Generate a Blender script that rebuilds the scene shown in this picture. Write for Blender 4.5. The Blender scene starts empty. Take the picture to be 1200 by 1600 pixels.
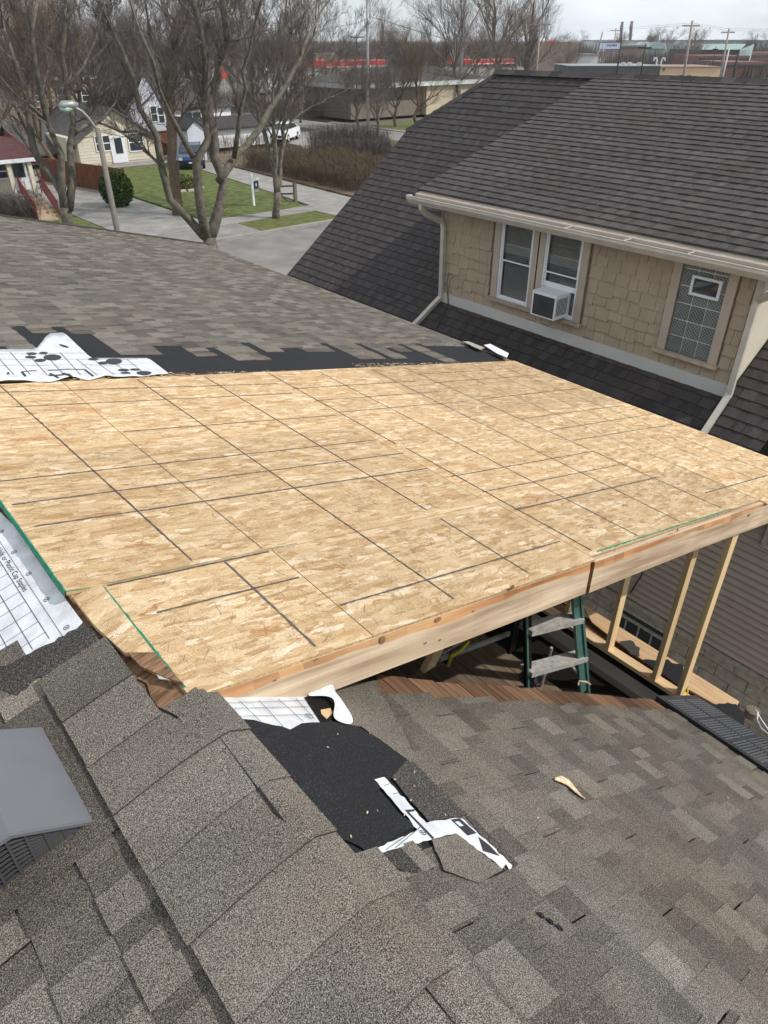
import bpy, math, random
from mathutils import Vector, Matrix
PI=math.pi; R=math.radians
rnd=random.Random(7)
S=bpy.context.scene; C=S.collection
HZ=7.6                     # camera height above the street
# ---------------- camera ----------------
F=1109.0; PIT=math.atan(738/F); YAW=R(40.05)
cam=bpy.data.cameras.new('camera'); co=bpy.data.objects.new('camera',cam); C.objects.link(co); S.camera=co
cam.sensor_fit='VERTICAL'; cam.sensor_height=36; cam.sensor_width=27; cam.lens=F/1600*36
cam.clip_start=.05; cam.clip_end=6000
co.location=(0,0,HZ); co.rotation_euler=(PI/2-PIT,0,-YAW)
# ---------------- light ----------------
SUN_EL=R(43); SUN_AZ=R(140)      # azimuth from +Y clockwise towards +X
w=bpy.data.worlds.new('World'); S.world=w; w.use_nodes=True
nt=w.node_tree; nt.nodes.clear()
out=nt.nodes.new('ShaderNodeOutputWorld'); bg=nt.nodes.new('ShaderNodeBackground')
sky=nt.nodes.new('ShaderNodeTexSky'); sky.sky_type='NISHITA'; sky.sun_disc=False
sky.sun_elevation=SUN_EL; sky.sun_rotation=SUN_AZ; sky.air_density=1.0; sky.dust_density=1.2; sky.ozone_density=1.5; sky.altitude=200
tc=nt.nodes.new('ShaderNodeTexCoord'); mp=nt.nodes.new('ShaderNodeMapping'); mp.inputs['Scale'].default_value=(1,1,3.5)
nz=nt.nodes.new('ShaderNodeTexNoise'); nz.inputs['Scale'].default_value=2.6; nz.inputs['Detail'].default_value=6; nz.inputs['Roughness'].default_value=.55
rp=nt.nodes.new('ShaderNodeValToRGB'); rp.color_ramp.elements[0].position=.42; rp.color_ramp.elements[0].color=(.52,.52,.52,1); rp.color_ramp.elements[1].position=.62; rp.color_ramp.elements[1].color=(1,1,1,1)
mx=nt.nodes.new('ShaderNodeMix'); mx.data_type='RGBA'; mx.inputs[7].default_value=(11,11.8,12.4,1)
nt.links.new(tc.outputs['Generated'],mp.inputs[0]); nt.links.new(mp.outputs[0],nz.inputs[0]); nt.links.new(nz.outputs[0],rp.inputs[0])
nt.links.new(rp.outputs[0],mx.inputs[0]); nt.links.new(sky.outputs[0],mx.inputs[6]); nt.links.new(mx.outputs[2],bg.inputs[0])
bg.inputs[1].default_value=.10; nt.links.new(bg.outputs[0],out.inputs[0])
sl=bpy.data.lights.new('sun','SUN'); sl.energy=3.5; sl.angle=R(.53); sl.color=(1,.955,.89)
so=bpy.data.objects.new('sun',sl); C.objects.link(so)
sd=Vector((math.cos(SUN_EL)*math.sin(SUN_AZ),math.cos(SUN_EL)*math.cos(SUN_AZ),math.sin(SUN_EL)))
so.rotation_euler=sd.to_track_quat('Z','Y').to_euler(); so.location=(0,0,60)
S.view_settings.view_transform='Standard'; S.view_settings.look='None'; S.view_settings.exposure=0; S.view_settings.gamma=1
S.view_settings.use_curve_mapping=False
S.render.resolution_x=768; S.render.resolution_y=1024

# ---------------- measuring helpers (camera at origin; everything is lifted by HZ at the end) ----------------
cY,sY,cP,sP=math.cos(YAW),math.sin(YAW),math.cos(PIT),math.sin(PIT)
def ray(u,v):
    a=(u-600)/F; b=(800-v)/F
    return Vector((a*cY+b*sY*sP+sY*cP, -a*sY+b*cY*sP+cY*cP, b*cP-sP))
def onplane(u,v,z0,m=0,x0=0):
    d=ray(u,v); return d*((z0-m*x0)/(d.z-m*d.x))
def onY(u,v,y): d=ray(u,v); return d*(y/d.y)
def onX(u,v,x): d=ray(u,v); return d*(x/d.x)
def G(u,v): return onplane(u,v,-HZ)
def far(u,v,D):                     # point seen at (u,v) at horizontal range D along the view azimuth
    d=ray(u,v); return d*(D/(d.x*sY+d.y*cY))

# ---------------- materials ----------------
def mat(name,col,rough=.8,spec=.3,metal=0,var=.12,scale=6,bump=0,bscale=60,col2=None,detail=4,tone=False,stretch=None,trans=0,rot=None):
    m=bpy.data.materials.new(name); m.use_nodes=True; n=m.node_tree.nodes; l=m.node_tree.links
    b=n['Principled BSDF']; b.inputs['Roughness'].default_value=rough; b.inputs['Metallic'].default_value=metal; b.inputs['Specular IOR Level'].default_value=spec
    g=n.new('ShaderNodeNewGeometry'); mp=n.new('ShaderNodeMapping'); l.new(g.outputs['Position'],mp.inputs[0])
    if stretch: mp.inputs['Scale'].default_value=stretch
    if rot:
        m0=n.new('ShaderNodeMapping'); m0.inputs['Rotation'].default_value=rot; l.new(g.outputs['Position'],m0.inputs[0]); l.new(m0.outputs[0],mp.inputs[0])
    z=n.new('ShaderNodeTexNoise'); z.inputs['Scale'].default_value=scale; z.inputs['Detail'].default_value=detail; l.new(mp.outputs[0],z.inputs[0])
    r=n.new('ShaderNodeValToRGB'); r.color_ramp.elements[0].position=.3; r.color_ramp.elements[1].position=.7
    c2=col2 or tuple(min(1,c*(1+var*1.2)) for c in col); c1=col if col2 else tuple(c*(1-var*1.2) for c in col)
    r.color_ramp.elements[0].color=(*c1,1); r.color_ramp.elements[1].color=(*c2,1)
    l.new(z.outputs[0],r.inputs[0]); src=r.outputs[0]
    oi=n.new('ShaderNodeObjectInfo'); ma=n.new('ShaderNodeMapRange'); ma.inputs[3].default_value=1-var*.7; ma.inputs[4].default_value=1+var*.7
    l.new(oi.outputs['Random'],ma.inputs[0]); mu=n.new('ShaderNodeVectorMath'); mu.operation='SCALE'; l.new(src,mu.inputs[0]); l.new(ma.outputs[0],mu.inputs['Scale']); src=mu.outputs[0]
    if tone:
        a=n.new('ShaderNodeAttribute'); a.attribute_name='tone'; mu2=n.new('ShaderNodeVectorMath'); mu2.operation='SCALE'
        l.new(src,mu2.inputs[0]); l.new(a.outputs['Fac'],mu2.inputs['Scale']); src=mu2.outputs[0]
    l.new(src,b.inputs['Base Color'])
    if bump:
        z2=n.new('ShaderNodeTexNoise'); z2.inputs['Scale'].default_value=bscale; z2.inputs['Detail'].default_value=5; l.new(mp.outputs[0],z2.inputs[0])
        bp=n.new('ShaderNodeBump'); bp.inputs['Strength'].default_value=bump; bp.inputs['Distance'].default_value=.01; l.new(z2.outputs[0],bp.inputs['Height']); l.new(bp.outputs[0],b.inputs['Normal'])
    if trans: b.inputs['Transmission Weight'].default_value=trans
    return m
def shingle_mat(name,dark,light,warm,g1=230,lo=.47,hi=.66,spot=.0):
    m=bpy.data.materials.new(name); m.use_nodes=True; n=m.node_tree.nodes; l=m.node_tree.links; b=n['Principled BSDF']
    b.inputs['Roughness'].default_value=.92; b.inputs['Specular IOR Level'].default_value=.25
    g=n.new('ShaderNodeNewGeometry')
    a=n.new('ShaderNodeAttribute'); a.attribute_name='tone'
    z=n.new('ShaderNodeTexNoise'); z.inputs['Scale'].default_value=g1; z.inputs['Detail'].default_value=1.5; z.inputs['Roughness'].default_value=.7; l.new(g.outputs['Position'],z.inputs[0])
    # wear: where granules are pale
    z3=n.new('ShaderNodeTexNoise'); z3.inputs['Scale'].default_value=3.5; z3.inputs['Detail'].default_value=5; l.new(g.outputs['Position'],z3.inputs[0])
    ad=n.new('ShaderNodeMath'); ad.operation='MULTIPLY_ADD'; l.new(z3.outputs[0],ad.inputs[0]); ad.inputs[1].default_value=.10; l.new(z.outputs[0],ad.inputs[2])
    ad2=n.new('ShaderNodeMath'); ad2.operation='MULTIPLY_ADD'; l.new(a.outputs['Fac'],ad2.inputs[0]); ad2.inputs[1].default_value=.14; l.new(ad.outputs[0],ad2.inputs[2])
    r=n.new('ShaderNodeValToRGB'); e=r.color_ramp.elements; e[0].position=lo+.17; e[0].color=(*dark,1); e[1].position=hi+.17; e[1].color=(*light,1)
    l.new(ad2.outputs[0],r.inputs[0])
    # brownish patches per object / large noise
    z4=n.new('ShaderNodeTexNoise'); z4.inputs['Scale'].default_value=1.7; z4.inputs['Detail'].default_value=3; l.new(g.outputs['Position'],z4.inputs[0])
    oi=n.new('ShaderNodeObjectInfo'); mxx=n.new('ShaderNodeMix'); mxx.data_type='RGBA'; mxx.blend_type='MULTIPLY'
    ra=n.new('ShaderNodeMapRange'); l.new(z4.outputs[0],ra.inputs[0]); ra.inputs[1].default_value=.3; ra.inputs[2].default_value=.7; ra.inputs[4].default_value=.75
    l.new(ra.outputs[0],mxx.inputs[0]); l.new(r.outputs[0],mxx.inputs[6]); mxx.inputs[7].default_value=(*warm,1)
    ma=n.new('ShaderNodeMapRange'); ma.inputs[3].default_value=.86; ma.inputs[4].default_value=1.12; l.new(oi.outputs['Random'],ma.inputs[0])
    mu=n.new('ShaderNodeVectorMath'); mu.operation='SCALE'; l.new(mxx.outputs[2],mu.inputs[0]); l.new(ma.outputs[0],mu.inputs['Scale'])
    mt=n.new('ShaderNodeMath'); mt.operation='MULTIPLY_ADD'; l.new(a.outputs['Fac'],mt.inputs[0]); mt.inputs[1].default_value=.45; mt.inputs[2].default_value=.55
    mu3=n.new('ShaderNodeVectorMath'); mu3.operation='SCALE'; l.new(mu.outputs[0],mu3.inputs[0]); l.new(mt.outputs[0],mu3.inputs['Scale'])
    l.new(mu3.outputs[0],b.inputs['Base Color'])
    bp=n.new('ShaderNodeBump'); bp.inputs['Strength'].default_value=.5; bp.inputs['Distance'].default_value=.003; l.new(z.outputs[0],bp.inputs['Height']); l.new(bp.outputs[0],b.inputs['Normal'])
    return m
def osb_mat(name):
    m=bpy.data.materials.new(name); m.use_nodes=True; n=m.node_tree.nodes; l=m.node_tree.links; b=n['Principled BSDF']
    b.inputs['Roughness'].default_value=.75; b.inputs['Specular IOR Level'].default_value=.25
    g=n.new('ShaderNodeNewGeometry'); base=None
    def vec(ang,sx,sy):
        mp=n.new('ShaderNodeMapping'); mp.inputs['Rotation'].default_value=(0,0,ang); mp.inputs['Scale'].default_value=(sx,sy,.01); l.new(g.outputs['Position'],mp.inputs[0]); return mp.outputs[0]
    def rgb(a,bc,c): 
        mi=n.new('ShaderNodeMix'); mi.data_type='RGBA'
        for s,i in ((a,0),(bc,6),(c,7)):
            if hasattr(s,'links'): l.new(s,mi.inputs[i])
            else: mi.inputs[i].default_value=s if i==0 else (*s,1)
        return mi.outputs[2]
    cols=[((.50,.34,.18),(.66,.49,.30)),((.43,.265,.125),(.61,.43,.245)),((.53,.375,.205),(.74,.57,.37))]
    cur=None
    wn=n.new('ShaderNodeTexNoise'); wn.inputs['Scale'].default_value=22; l.new(g.outputs['Position'],wn.inputs[0])
    for k,(ang,sc) in enumerate(((.35,6.5),(1.3,8.5),(2.3,7.5),(.8,17),(1.9,21))):
        v=n.new('ShaderNodeTexVoronoi'); v.inputs['Scale'].default_value=1
        wa=n.new('ShaderNodeVectorMath'); wa.operation='MULTIPLY_ADD'; l.new(wn.outputs['Color'],wa.inputs[0]); wa.inputs[1].default_value=(.5,.5,0); l.new(vec(ang,sc*.8,sc*3.0),wa.inputs[2]); l.new(wa.outputs[0],v.inputs[0])
        sp=n.new('ShaderNodeSeparateColor'); l.new(v.outputs['Color'],sp.inputs[0])
        c=rgb(sp.outputs[0],cols[k%3][0],cols[k%3][1])
        if cur is None: cur=c
        else:
            st=n.new('ShaderNodeMath'); st.operation='GREATER_THAN'; l.new(sp.outputs[1],st.inputs[0]); st.inputs[1].default_value=.5 if k<3 else .74; cur=rgb(st.outputs[0],cur,c)
        if k in (1,3):   # reddish or very pale single strands
            st=n.new('ShaderNodeMath'); st.operation='GREATER_THAN'; l.new(sp.outputs[2],st.inputs[0]); st.inputs[1].default_value=.965; cur=rgb(st.outputs[0],cur,(.48,.27,.13) if k==1 else (.73,.59,.42))
    # grain and small dark flecks
    z=n.new('ShaderNodeTexNoise'); z.inputs['Scale'].default_value=1; z.inputs['Detail'].default_value=3; l.new(vec(.3,60,260),z.inputs[0])
    r=n.new('ShaderNodeMapRange'); r.inputs[1].default_value=.3; r.inputs[2].default_value=.7; r.inputs[3].default_value=.86; r.inputs[4].default_value=1.1; l.new(z.outputs[0],r.inputs[0])
    mu=n.new('ShaderNodeVectorMath'); mu.operation='SCALE'; l.new(cur,mu.inputs[0]); l.new(r.outputs[0],mu.inputs['Scale'])
    z2=n.new('ShaderNodeTexNoise'); z2.inputs['Scale'].default_value=1; z2.inputs['Detail'].default_value=2; l.new(vec(.9,260,150),z2.inputs[0])
    z5=n.new('ShaderNodeTexNoise'); z5.inputs['Scale'].default_value=13; z5.inputs['Detail'].default_value=3; l.new(g.outputs['Position'],z5.inputs[0])
    ad=n.new('ShaderNodeMath'); ad.operation='MULTIPLY_ADD'; l.new(z5.outputs[0],ad.inputs[0]); ad.inputs[1].default_value=.45; l.new(z2.outputs[0],ad.inputs[2])
    r2=n.new('ShaderNodeValToRGB'); r2.color_ramp.elements[0].position=.79; r2.color_ramp.elements[0].color=(0,0,0,1); r2.color_ramp.elements[1].position=.86; r2.color_ramp.elements[1].color=(.6,.6,.6,1); l.new(ad.outputs[0],r2.inputs[0])
    cc=rgb(r2.outputs[0],mu.outputs[0],(.27,.15,.07))
    a=n.new('ShaderNodeAttribute'); a.attribute_name='tone'; mu2=n.new('ShaderNodeVectorMath'); mu2.operation='SCALE'; l.new(cc,mu2.inputs[0]); l.new(a.outputs['Fac'],mu2.inputs['Scale'])
    oi=n.new('ShaderNodeObjectInfo'); mr=n.new('ShaderNodeMapRange'); mr.inputs[3].default_value=.86; mr.inputs[4].default_value=1.08; l.new(oi.outputs['Random'],mr.inputs[0])
    mu4=n.new('ShaderNodeVectorMath'); mu4.operation='SCALE'; l.new(mu2.outputs[0],mu4.inputs[0]); l.new(mr.outputs[0],mu4.inputs['Scale'])
    l.new(mu4.outputs[0],b.inputs['Base Color'])
    bp=n.new('ShaderNodeBump'); bp.inputs['Strength'].default_value=.25; bp.inputs['Distance'].default_value=.002; l.new(z2.outputs[0],bp.inputs['Height']); l.new(bp.outputs[0],b.inputs['Normal'])
    return m
def wood_mat(name,c1,c2,dirn='x',rough=.75,rot=None):
    st={'x':(1.6,28,28),'y':(40,2,40),'z':(40,40,2)}[dirn]
    return mat(name,c1,rough,.25,var=.1,scale=1,col2=c2,stretch=st,detail=5,tone=True,bump=.15,bscale=1.5,rot=rot)
M={}
M['own']=shingle_mat('weathered_shingle',(.040,.036,.032),(.40,.365,.315),(.92,.83,.75),g1=400,lo=.45,hi=.71)
M['nbr']=shingle_mat('charcoal_shingle',(.034,.031,.031),(.090,.082,.080),(1,.88,.86),g1=160,lo=.4,hi=.7)
M['osb']=osb_mat('strand_board')
M['osbedge']=mat('board_edge',(.50,.35,.19),.8,var=.3,scale=90)
M['line']=mat('dark_marking',(.10,.085,.08),.8,var=.3,scale=120)
M['green']=mat('green_edge_paint',(.02,.20,.12),.6,var=.25,scale=60)
M['fascia']=wood_mat('weathered_lumber',(.34,.23,.145),(.70,.55,.39),'x',rot=(0,-.245,0))
M['bark_edge']=wood_mat('orange_lumber_edge',(.36,.15,.06),(.62,.36,.18),'x',rot=(0,-.245,0))
M['stud']=wood_mat('stud_lumber',(.62,.42,.20),(.80,.62,.37),'z')
M['plate']=wood_mat('plate_lumber',(.62,.42,.22),(.78,.60,.38),'y')
M['plank']=wood_mat('old_plank',(.075,.040,.024),(.24,.135,.078),'y')
M['floor']=wood_mat('attic_floor_board',(.14,.10,.065),(.27,.20,.14),'y')
M['ply']=mat('plywood',(.46,.29,.15),.75,var=.15,scale=3,stretch=(14,1,4),col2=(.62,.43,.26))
M['felt']=shingle_mat('black_felt',(.017,.017,.019),(.14,.14,.145),(.9,.9,.95),g1=260,lo=.62,hi=.80)
M['feltg']=shingle_mat('dark_granule_felt',(.028,.027,.026),(.22,.205,.185),(.95,.9,.85),g1=260,lo=.52,hi=.75)
M['sheet']=mat('white_underlayment',(.50,.51,.53),.6,.3,var=.05,scale=14,detail=8,col2=(.70,.72,.75),bump=.8,bscale=18)
M['ink']=mat('print_ink',(.035,.035,.04),.6,var=.1)
M['vent']=mat('grey_vent_metal',(.135,.138,.150),.42,.5,var=.06,scale=5,bump=.03,bscale=30)
M['ventd']=mat('vent_grille_grey',(.06,.06,.062),.5,.4,var=.1)
M['black']=mat('black_plastic',(.040,.043,.050),.45,.45,var=.15,scale=8)
M['louvre']=mat('louvre_plastic',(.10,.105,.12),.4,.5,var=.1)
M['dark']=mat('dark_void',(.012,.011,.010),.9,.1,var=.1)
M['beige']=mat('beige_trim_paint',(.43,.36,.29),.6,.35,var=.07,scale=3)
M['beigew']=mat('weathered_beige_paint',(.40,.33,.26),.65,.3,var=.16,scale=10)
M['siding']=mat('tan_wall_shingle_paint',(.37,.295,.215),.8,.25,var=.07,scale=5,bump=.08,bscale=40)
M['skirt']=mat('pale_trim_board',(.53,.53,.50),.6,.3,var=.05,scale=3)
M['gutter']=mat('cream_gutter_metal',(.50,.46,.40),.4,.5,var=.08,scale=5)
M['gutin']=mat('gutter_inside',(.38,.37,.37),.5,.4,var=.15,scale=12)
M['white']=mat('white_vinyl',(.72,.73,.75),.4,.4,var=.04,scale=5)
M['glass']=mat('window_glass',(.035,.045,.05),.06,.6,var=.1,scale=2)
M['blind']=mat('window_blind',(.34,.34,.33),.6,.3,var=.06)
M['block']=mat('glass_block',(.10,.115,.115),.25,.6,var=.2,scale=9)
M['lattice']=mat('glass_lattice',(.36,.39,.38),.3,.5,var=.1)
M['mortar']=mat('block_joint',(.66,.65,.60),.8,var=.08)
M['vinyl']=mat('grey_tan_siding',(.40,.35,.30),.65,.3,var=.04,scale=4)
M['found']=mat('foundation_block',(.42,.39,.33),.9,.2,var=.2,scale=12,bump=.3,bscale=30)
M['ladderg']=mat('green_fibreglass',(.055,.125,.105),.5,.4,var=.15,scale=25)
M['alu']=mat('worn_aluminium',(.50,.48,.44),.5,.4,metal=.3,var=.22,scale=30)
M['grass']=mat('lawn_grass',(.060,.088,.022),.9,.1,scale=2.2,col2=(.165,.175,.070),detail=8,bump=.6,bscale=30)
M['grassb']=mat('worn_grass',(.07,.10,.022),.9,.1,scale=2.5,col2=(.17,.165,.07),detail=8,bump=.6,bscale=30)
M['conc']=mat('pale_concrete',(.20,.19,.175),.85,.2,var=.12,scale=1.2,detail=12,col2=(.31,.29,.27))
M['road']=mat('street_concrete',(.17,.16,.148),.88,.2,scale=.7,detail=12,col2=(.28,.265,.245))
M['dirt']=mat('brown_dirt',(.10,.072,.048),.95,.1,scale=1.5,detail=8,col2=(.19,.145,.10))
M['ground']=mat('mixed_ground',(.11,.095,.07),.95,.1,scale=.05,detail=9,col2=(.20,.185,.155))
M['bark']=mat('tree_bark',(.080,.070,.056),.95,.1,scale=7,detail=8,col2=(.19,.17,.14),bump=.6,bscale=25)
M['barkd']=mat('dark_brown_bark',(.085,.060,.045),.95,.1,scale=9,detail=6,col2=(.16,.12,.09),bump=.6,bscale=25)
M['twig']=mat('twig_bark',(.10,.083,.076),.95,.1,scale=3,col2=(.20,.168,.155))
M['twigr']=mat('reddish_twig',(.105,.072,.052),.95,.1,scale=2,col2=(.20,.155,.105))
M['bush']=mat('evergreen_leaf',(.022,.045,.008),.8,.2,scale=14,col2=(.075,.12,.025))
M['conifer']=mat('conifer_leaf',(.015,.03,.014),.9,.1,scale=2,col2=(.04,.065,.03))
M['creamwall']=mat('cream_siding',(.58,.53,.42),.7,.3,var=.04,scale=3)
M['tanbrick']=mat('tan_brick',(.27,.20,.165),.85,.2,var=.1,scale=2)
M['tanwall']=mat('tan_wall',(.48,.40,.29),.85,.2,var=.07,scale=2)
M['whitewall']=mat('white_wall',(.74,.74,.74),.7,.3,var=.04,scale=2)
M['greywall']=mat('blue_grey_siding',(.52,.54,.59),.7,.3,var=.05,scale=2)
M['roofd']=mat('dark_roof',(.055,.050,.050),.9,.2,var=.2,scale=3)
M['roofg']=mat('grey_roof',(.09,.085,.08),.9,.2,var=.15,scale=3)
M['shadewall']=mat('eave_shaded_wall',(.17,.145,.12),.85,.2,var=.1,scale=2)  # dark grey-brown carries the shade under the deep eaves
M['lamppost']=mat('weathered_post',(.17,.155,.135),.8,.2,var=.12,scale=5)
M['maroon']=mat('maroon_roof',(.085,.036,.034),.85,.2,var=.15,scale=4)
M['redpaint']=mat('dark_red_paint',(.13,.022,.022),.6,.3,var=.1)
M['fence']=mat('brown_fence_wood',(.15,.060,.036),.85,.2,var=.2,scale=4)
M['step']=mat('sandstone_step',(.40,.30,.22),.85,.2,var=.12,scale=5)
M['steel']=mat('galvanised_steel',(.33,.335,.33),.5,.4,metal=.4,var=.12,scale=6)
M['lampglass']=mat('lamp_lens',(.42,.60,.55),.3,.5,var=.05)
M['greywood']=mat('grey_weathered_wood',(.16,.13,.10),.9,.2,var=.2,scale=10)
M['sign']=mat('dark_blue_sign',(.025,.035,.075),.5,.3,var=.05)
M['red']=mat('bright_red_panel',(.78,.035,.02),.45,.4,var=.03)
M['carblue']=mat('dark_blue_car_paint',(.02,.045,.12),.2,.6,metal=.3,var=.05)
M['carwhite']=mat('white_car_paint',(.74,.76,.78),.25,.5,var=.02)
M['tyre']=mat('black_tyre',(.02,.02,.02),.8,.2,var=.1)
M['signwhite']=mat('pale_sign_face',(.62,.66,.82),.5,.3,var=.02)
M['signblue']=mat('sign_blue_ink',(.03,.05,.25),.5,.3,var=.02)
M['pole']=mat('black_pole',(.02,.02,.02),.6,.3,var=.1)
M['timber']=mat('utility_timber',(.30,.27,.24),.85,.2,var=.15,scale=3)
M['flatdark']=mat('dark_flat_wall',(.085,.085,.082),.85,.2,var=.1,scale=.5)
M['peach']=mat('peach_wall',(.60,.43,.28),.85,.2,var=.04,scale=.5)
M['brickfar']=mat('dull_red_brick',(.20,.10,.085),.9,.2,var=.2,scale=.3)
M['greenroof']=mat('pale_green_metal_roof',(.25,.35,.32),.6,.3,var=.05,scale=.3)
M['farroof']=mat('far_grey_roof',(.20,.21,.21),.7,.3,var=.1,scale=.2)
M['farwhite']=mat('far_pale_wall',(.55,.56,.56),.8,.2,var=.1,scale=.3)
M['glassgreen']=mat('curved_glass_roof',(.30,.42,.42),.2,.6,var=.2,scale=.3)
M['farwood']=mat('far_bare_wood',(.060,.048,.042),.95,.1,scale=.12,detail=9,col2=(.15,.13,.115))
M['yellow']=mat('yellow_webbing',(.55,.45,.03),.7,.2,var=.1)
M['wire']=mat('black_wire',(.02,.02,.02),.6,.3,var=.1)
M['splinter']=mat('pale_wood_splinter',(.55,.42,.28),.8,.2,var=.25,scale=60)
M['charred']=mat('rotten_wood',(.10,.055,.03),.9,.2,scale=14,stretch=(1,6,1),col2=(.33,.19,.11),bump=.5,bscale=30)

# ---------------- mesh builder ----------------
class MB:
    def __init__(s): s.v=[]; s.f=[]; s.m=[]; s.t=[]; s.mats=[]
    def mi(s,m):
        m=M[m] if isinstance(m,str) else m
        if m not in s.mats: s.mats.append(m)
        return s.mats.index(m)
    def face(s,pts,m,t=1.0):
        b=len(s.v); s.v+= [tuple(p) for p in pts]; s.f.append(tuple(range(b,b+len(pts)))); s.m.append(s.mi(m)); s.t.append(t)
    def hexa(s,p,m,t=1.0,mtop=None):      # p: 4 bottom + 4 top, counter-clockwise from above
        b=len(s.v); s.v+=[tuple(q) for q in p]; i=s.mi(m)
        for k,q in enumerate(((3,2,1,0),(4,5,6,7),(0,1,5,4),(1,2,6,5),(2,3,7,6),(3,0,4,7))):
            s.f.append(tuple(b+a for a in q)); s.m.append(s.mi(mtop) if (mtop and k==1) else i); s.t.append(t)
    def box(s,c0,c1,m,t=1.0,X=None,mtop=None):
        x0,y0,z0=c0; x1,y1,z1=c1
        p=[(x0,y0,z0),(x1,y0,z0),(x1,y1,z0),(x0,y1,z0),(x0,y0,z1),(x1,y0,z1),(x1,y1,z1),(x0,y1,z1)]
        if X: p=[X@Vector(q) for q in p]
        s.hexa(p,m,t,mtop)
    def prism(s,poly,off,m,t=1.0,mtop=None):   # poly: top polygon (ccw seen from outside); off: vector to its underside
        b=len(s.v); n=len(poly); off=Vector(off); s.v+=[tuple(p) for p in poly]+[tuple(Vector(p)+off) for p in poly]; i=s.mi(m)
        s.f.append(tuple(range(b,b+n))); s.m.append(s.mi(mtop) if mtop else i); s.t.append(t)
        s.f.append(tuple(b+n+k for k in reversed(range(n)))); s.m.append(i); s.t.append(t)
        for k in range(n):
            s.f.append((b+k,b+n+k,b+n+(k+1)%n,b+(k+1)%n)); s.m.append(i); s.t.append(t)
    def tube(s,pts,rad,m,n=8,t=1.0,cap=True):
        pts=[Vector(p) for p in pts]; k=len(pts)
        if not hasattr(rad,'__len__'): rad=[rad]*k
        b=len(s.v); i=s.mi(m); up=None
        for j,p in enumerate(pts):
            d=(pts[min(j+1,k-1)]-pts[max(j-1,0)]); 
            if d.length<1e-9: d=Vector((0,0,1))
            d.normalize()
            if up is None: up=d.orthogonal().normalized()
            up=(up-d*up.dot(d)); up=up.normalized() if up.length>1e-6 else d.orthogonal().normalized(); w_=d.cross(up)
            for a in range(n):
                an=2*PI*a/n; q=p+(up*math.cos(an)+w_*math.sin(an))*rad[j]; s.v.append((q.x,q.y,q.z))
        for j in range(k-1):
            for a in range(n):
                c=(a+1)%n; s.f.append((b+j*n+a,b+j*n+c,b+(j+1)*n+c,b+(j+1)*n+a)); s.m.append(i); s.t.append(t)
        if cap:
            s.f.append(tuple(b+a for a in reversed(range(n)))); s.m.append(i); s.t.append(t)
            s.f.append(tuple(b+(k-1)*n+a for a in range(n))); s.m.append(i); s.t.append(t)
    def cyl(s,a,b,r,m,n=12,r2=None,t=1.0): s.tube([a,b],[r,r if r2 is None else r2],m,n,t)
    def build(s,name,parent=None,smooth=False,kind=None,label=None):
        me=bpy.data.meshes.new(name); me.from_pydata(s.v,[],s.f)
        for m in s.mats: me.materials.append(m)
        me.polygons.foreach_set('material_index',s.m)
        at=me.attributes.new('tone','FLOAT','FACE'); at.data.foreach_set('value',s.t)
        if smooth: me.polygons.foreach_set('use_smooth',[True]*len(s.f))
        me.update(); o=bpy.data.objects.new(name,me); C.objects.link(o)
        if parent: o.parent=parent; o.matrix_parent_inverse=Matrix.Translation(-parent.location) if parent.parent is None else parent.matrix_parent_inverse.copy()
        if parent and parent.parent is not None: o.matrix_parent_inverse=Matrix.Identity(4)
        if kind: o['kind']=kind
        if label: o['label']=label
        return o
def tag(o,label,cat,group=None):
    o['label']=label; o['category']=cat
    if group: o['group']=group
    return o
def thing(name,loc,label,cat,group=None):
    o=bpy.data.objects.new(name,None); C.objects.link(o); o.location=loc; o.empty_display_size=.2
    return tag(o,label,cat,group)
def struct(o): o['kind']='structure'; return o
def slab(name,poly,z,m,th=.4):
    b=MB(); b.prism([(x,y,z) for x,y in poly],(0,0,-th),m); return struct(b.build(name))

# planes of the two roofs in view: (x0,z0,slope)
XR=.488; ZR=-1.6
def deck(x,y,h=0): return Vector((x+.242*h,y,ZR-.25*(x-XR)+.97*h))
def pl(x,y,h=0):   return Vector((x-.229*h,y,ZR+.235*(x-XR)+.973*h))       # left slope
MBS=-.71
def pb(x,y,h=0):   return Vector((x+.579*h,y,ZR+MBS*(x-XR)+.815*h))        # steep right slope
MS=.75
def pn(x,y,h=0):   return Vector((x-.6*h,y,-3.47+MS*(x-8)+.8*h))           # neighbour main slope
def pd(x,y,h=0):   return Vector((x-.313*h,y,-1.90+.33*(x-7.75)+.95*h))    # neighbour dormer slope

# ================= GROUND =================
g=MB(); g.prism([(-1300,-600,-HZ-.3),(2500,-600,-HZ-.3),(2500,2300,-HZ-.3),(-1300,2300,-HZ-.3)],(0,0,-.5),'ground'); struct(g.build('ground'))
slab('grass',[(-60,-30),(6.6,-30),(6.6,21.3),(-60,21.3)],-HZ-.012,'grass')
slab('path',[(6.65,-30),(90,-30),(90,21.3),(6.65,21.3)],-HZ-.014,'grassb')
slab('road',[(-90,21.6),(120,21.6),(120,30.7),(-90,30.7)],-HZ-.10,'road')
b=MB(); b.box((-90,21.3,-HZ-.1),(120,21.6,-HZ+.03),'conc'); struct(b.build('kerb'))
b=MB(); b.box((-90,30.7,-HZ-.1),(23.4,30.95,-HZ+.03),'conc'); b.box((26.6,30.7,-HZ-.1),(120,30.95,-HZ+.03),'conc'); struct(b.build('kerb'))
slab('verge',[(18.5,30.95),(23.4,30.95),(23.0,33.3),(18.5,33.3)],-HZ+.0,'grassb')
slab('verge',[(27.2,30.95),(120,30.95),(120,33.3),(27.2,33.3)],-HZ+.0,'grassb')
for k in range(34):
    x=-60+k*1.52+ (0 if k<60 else 0)
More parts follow.
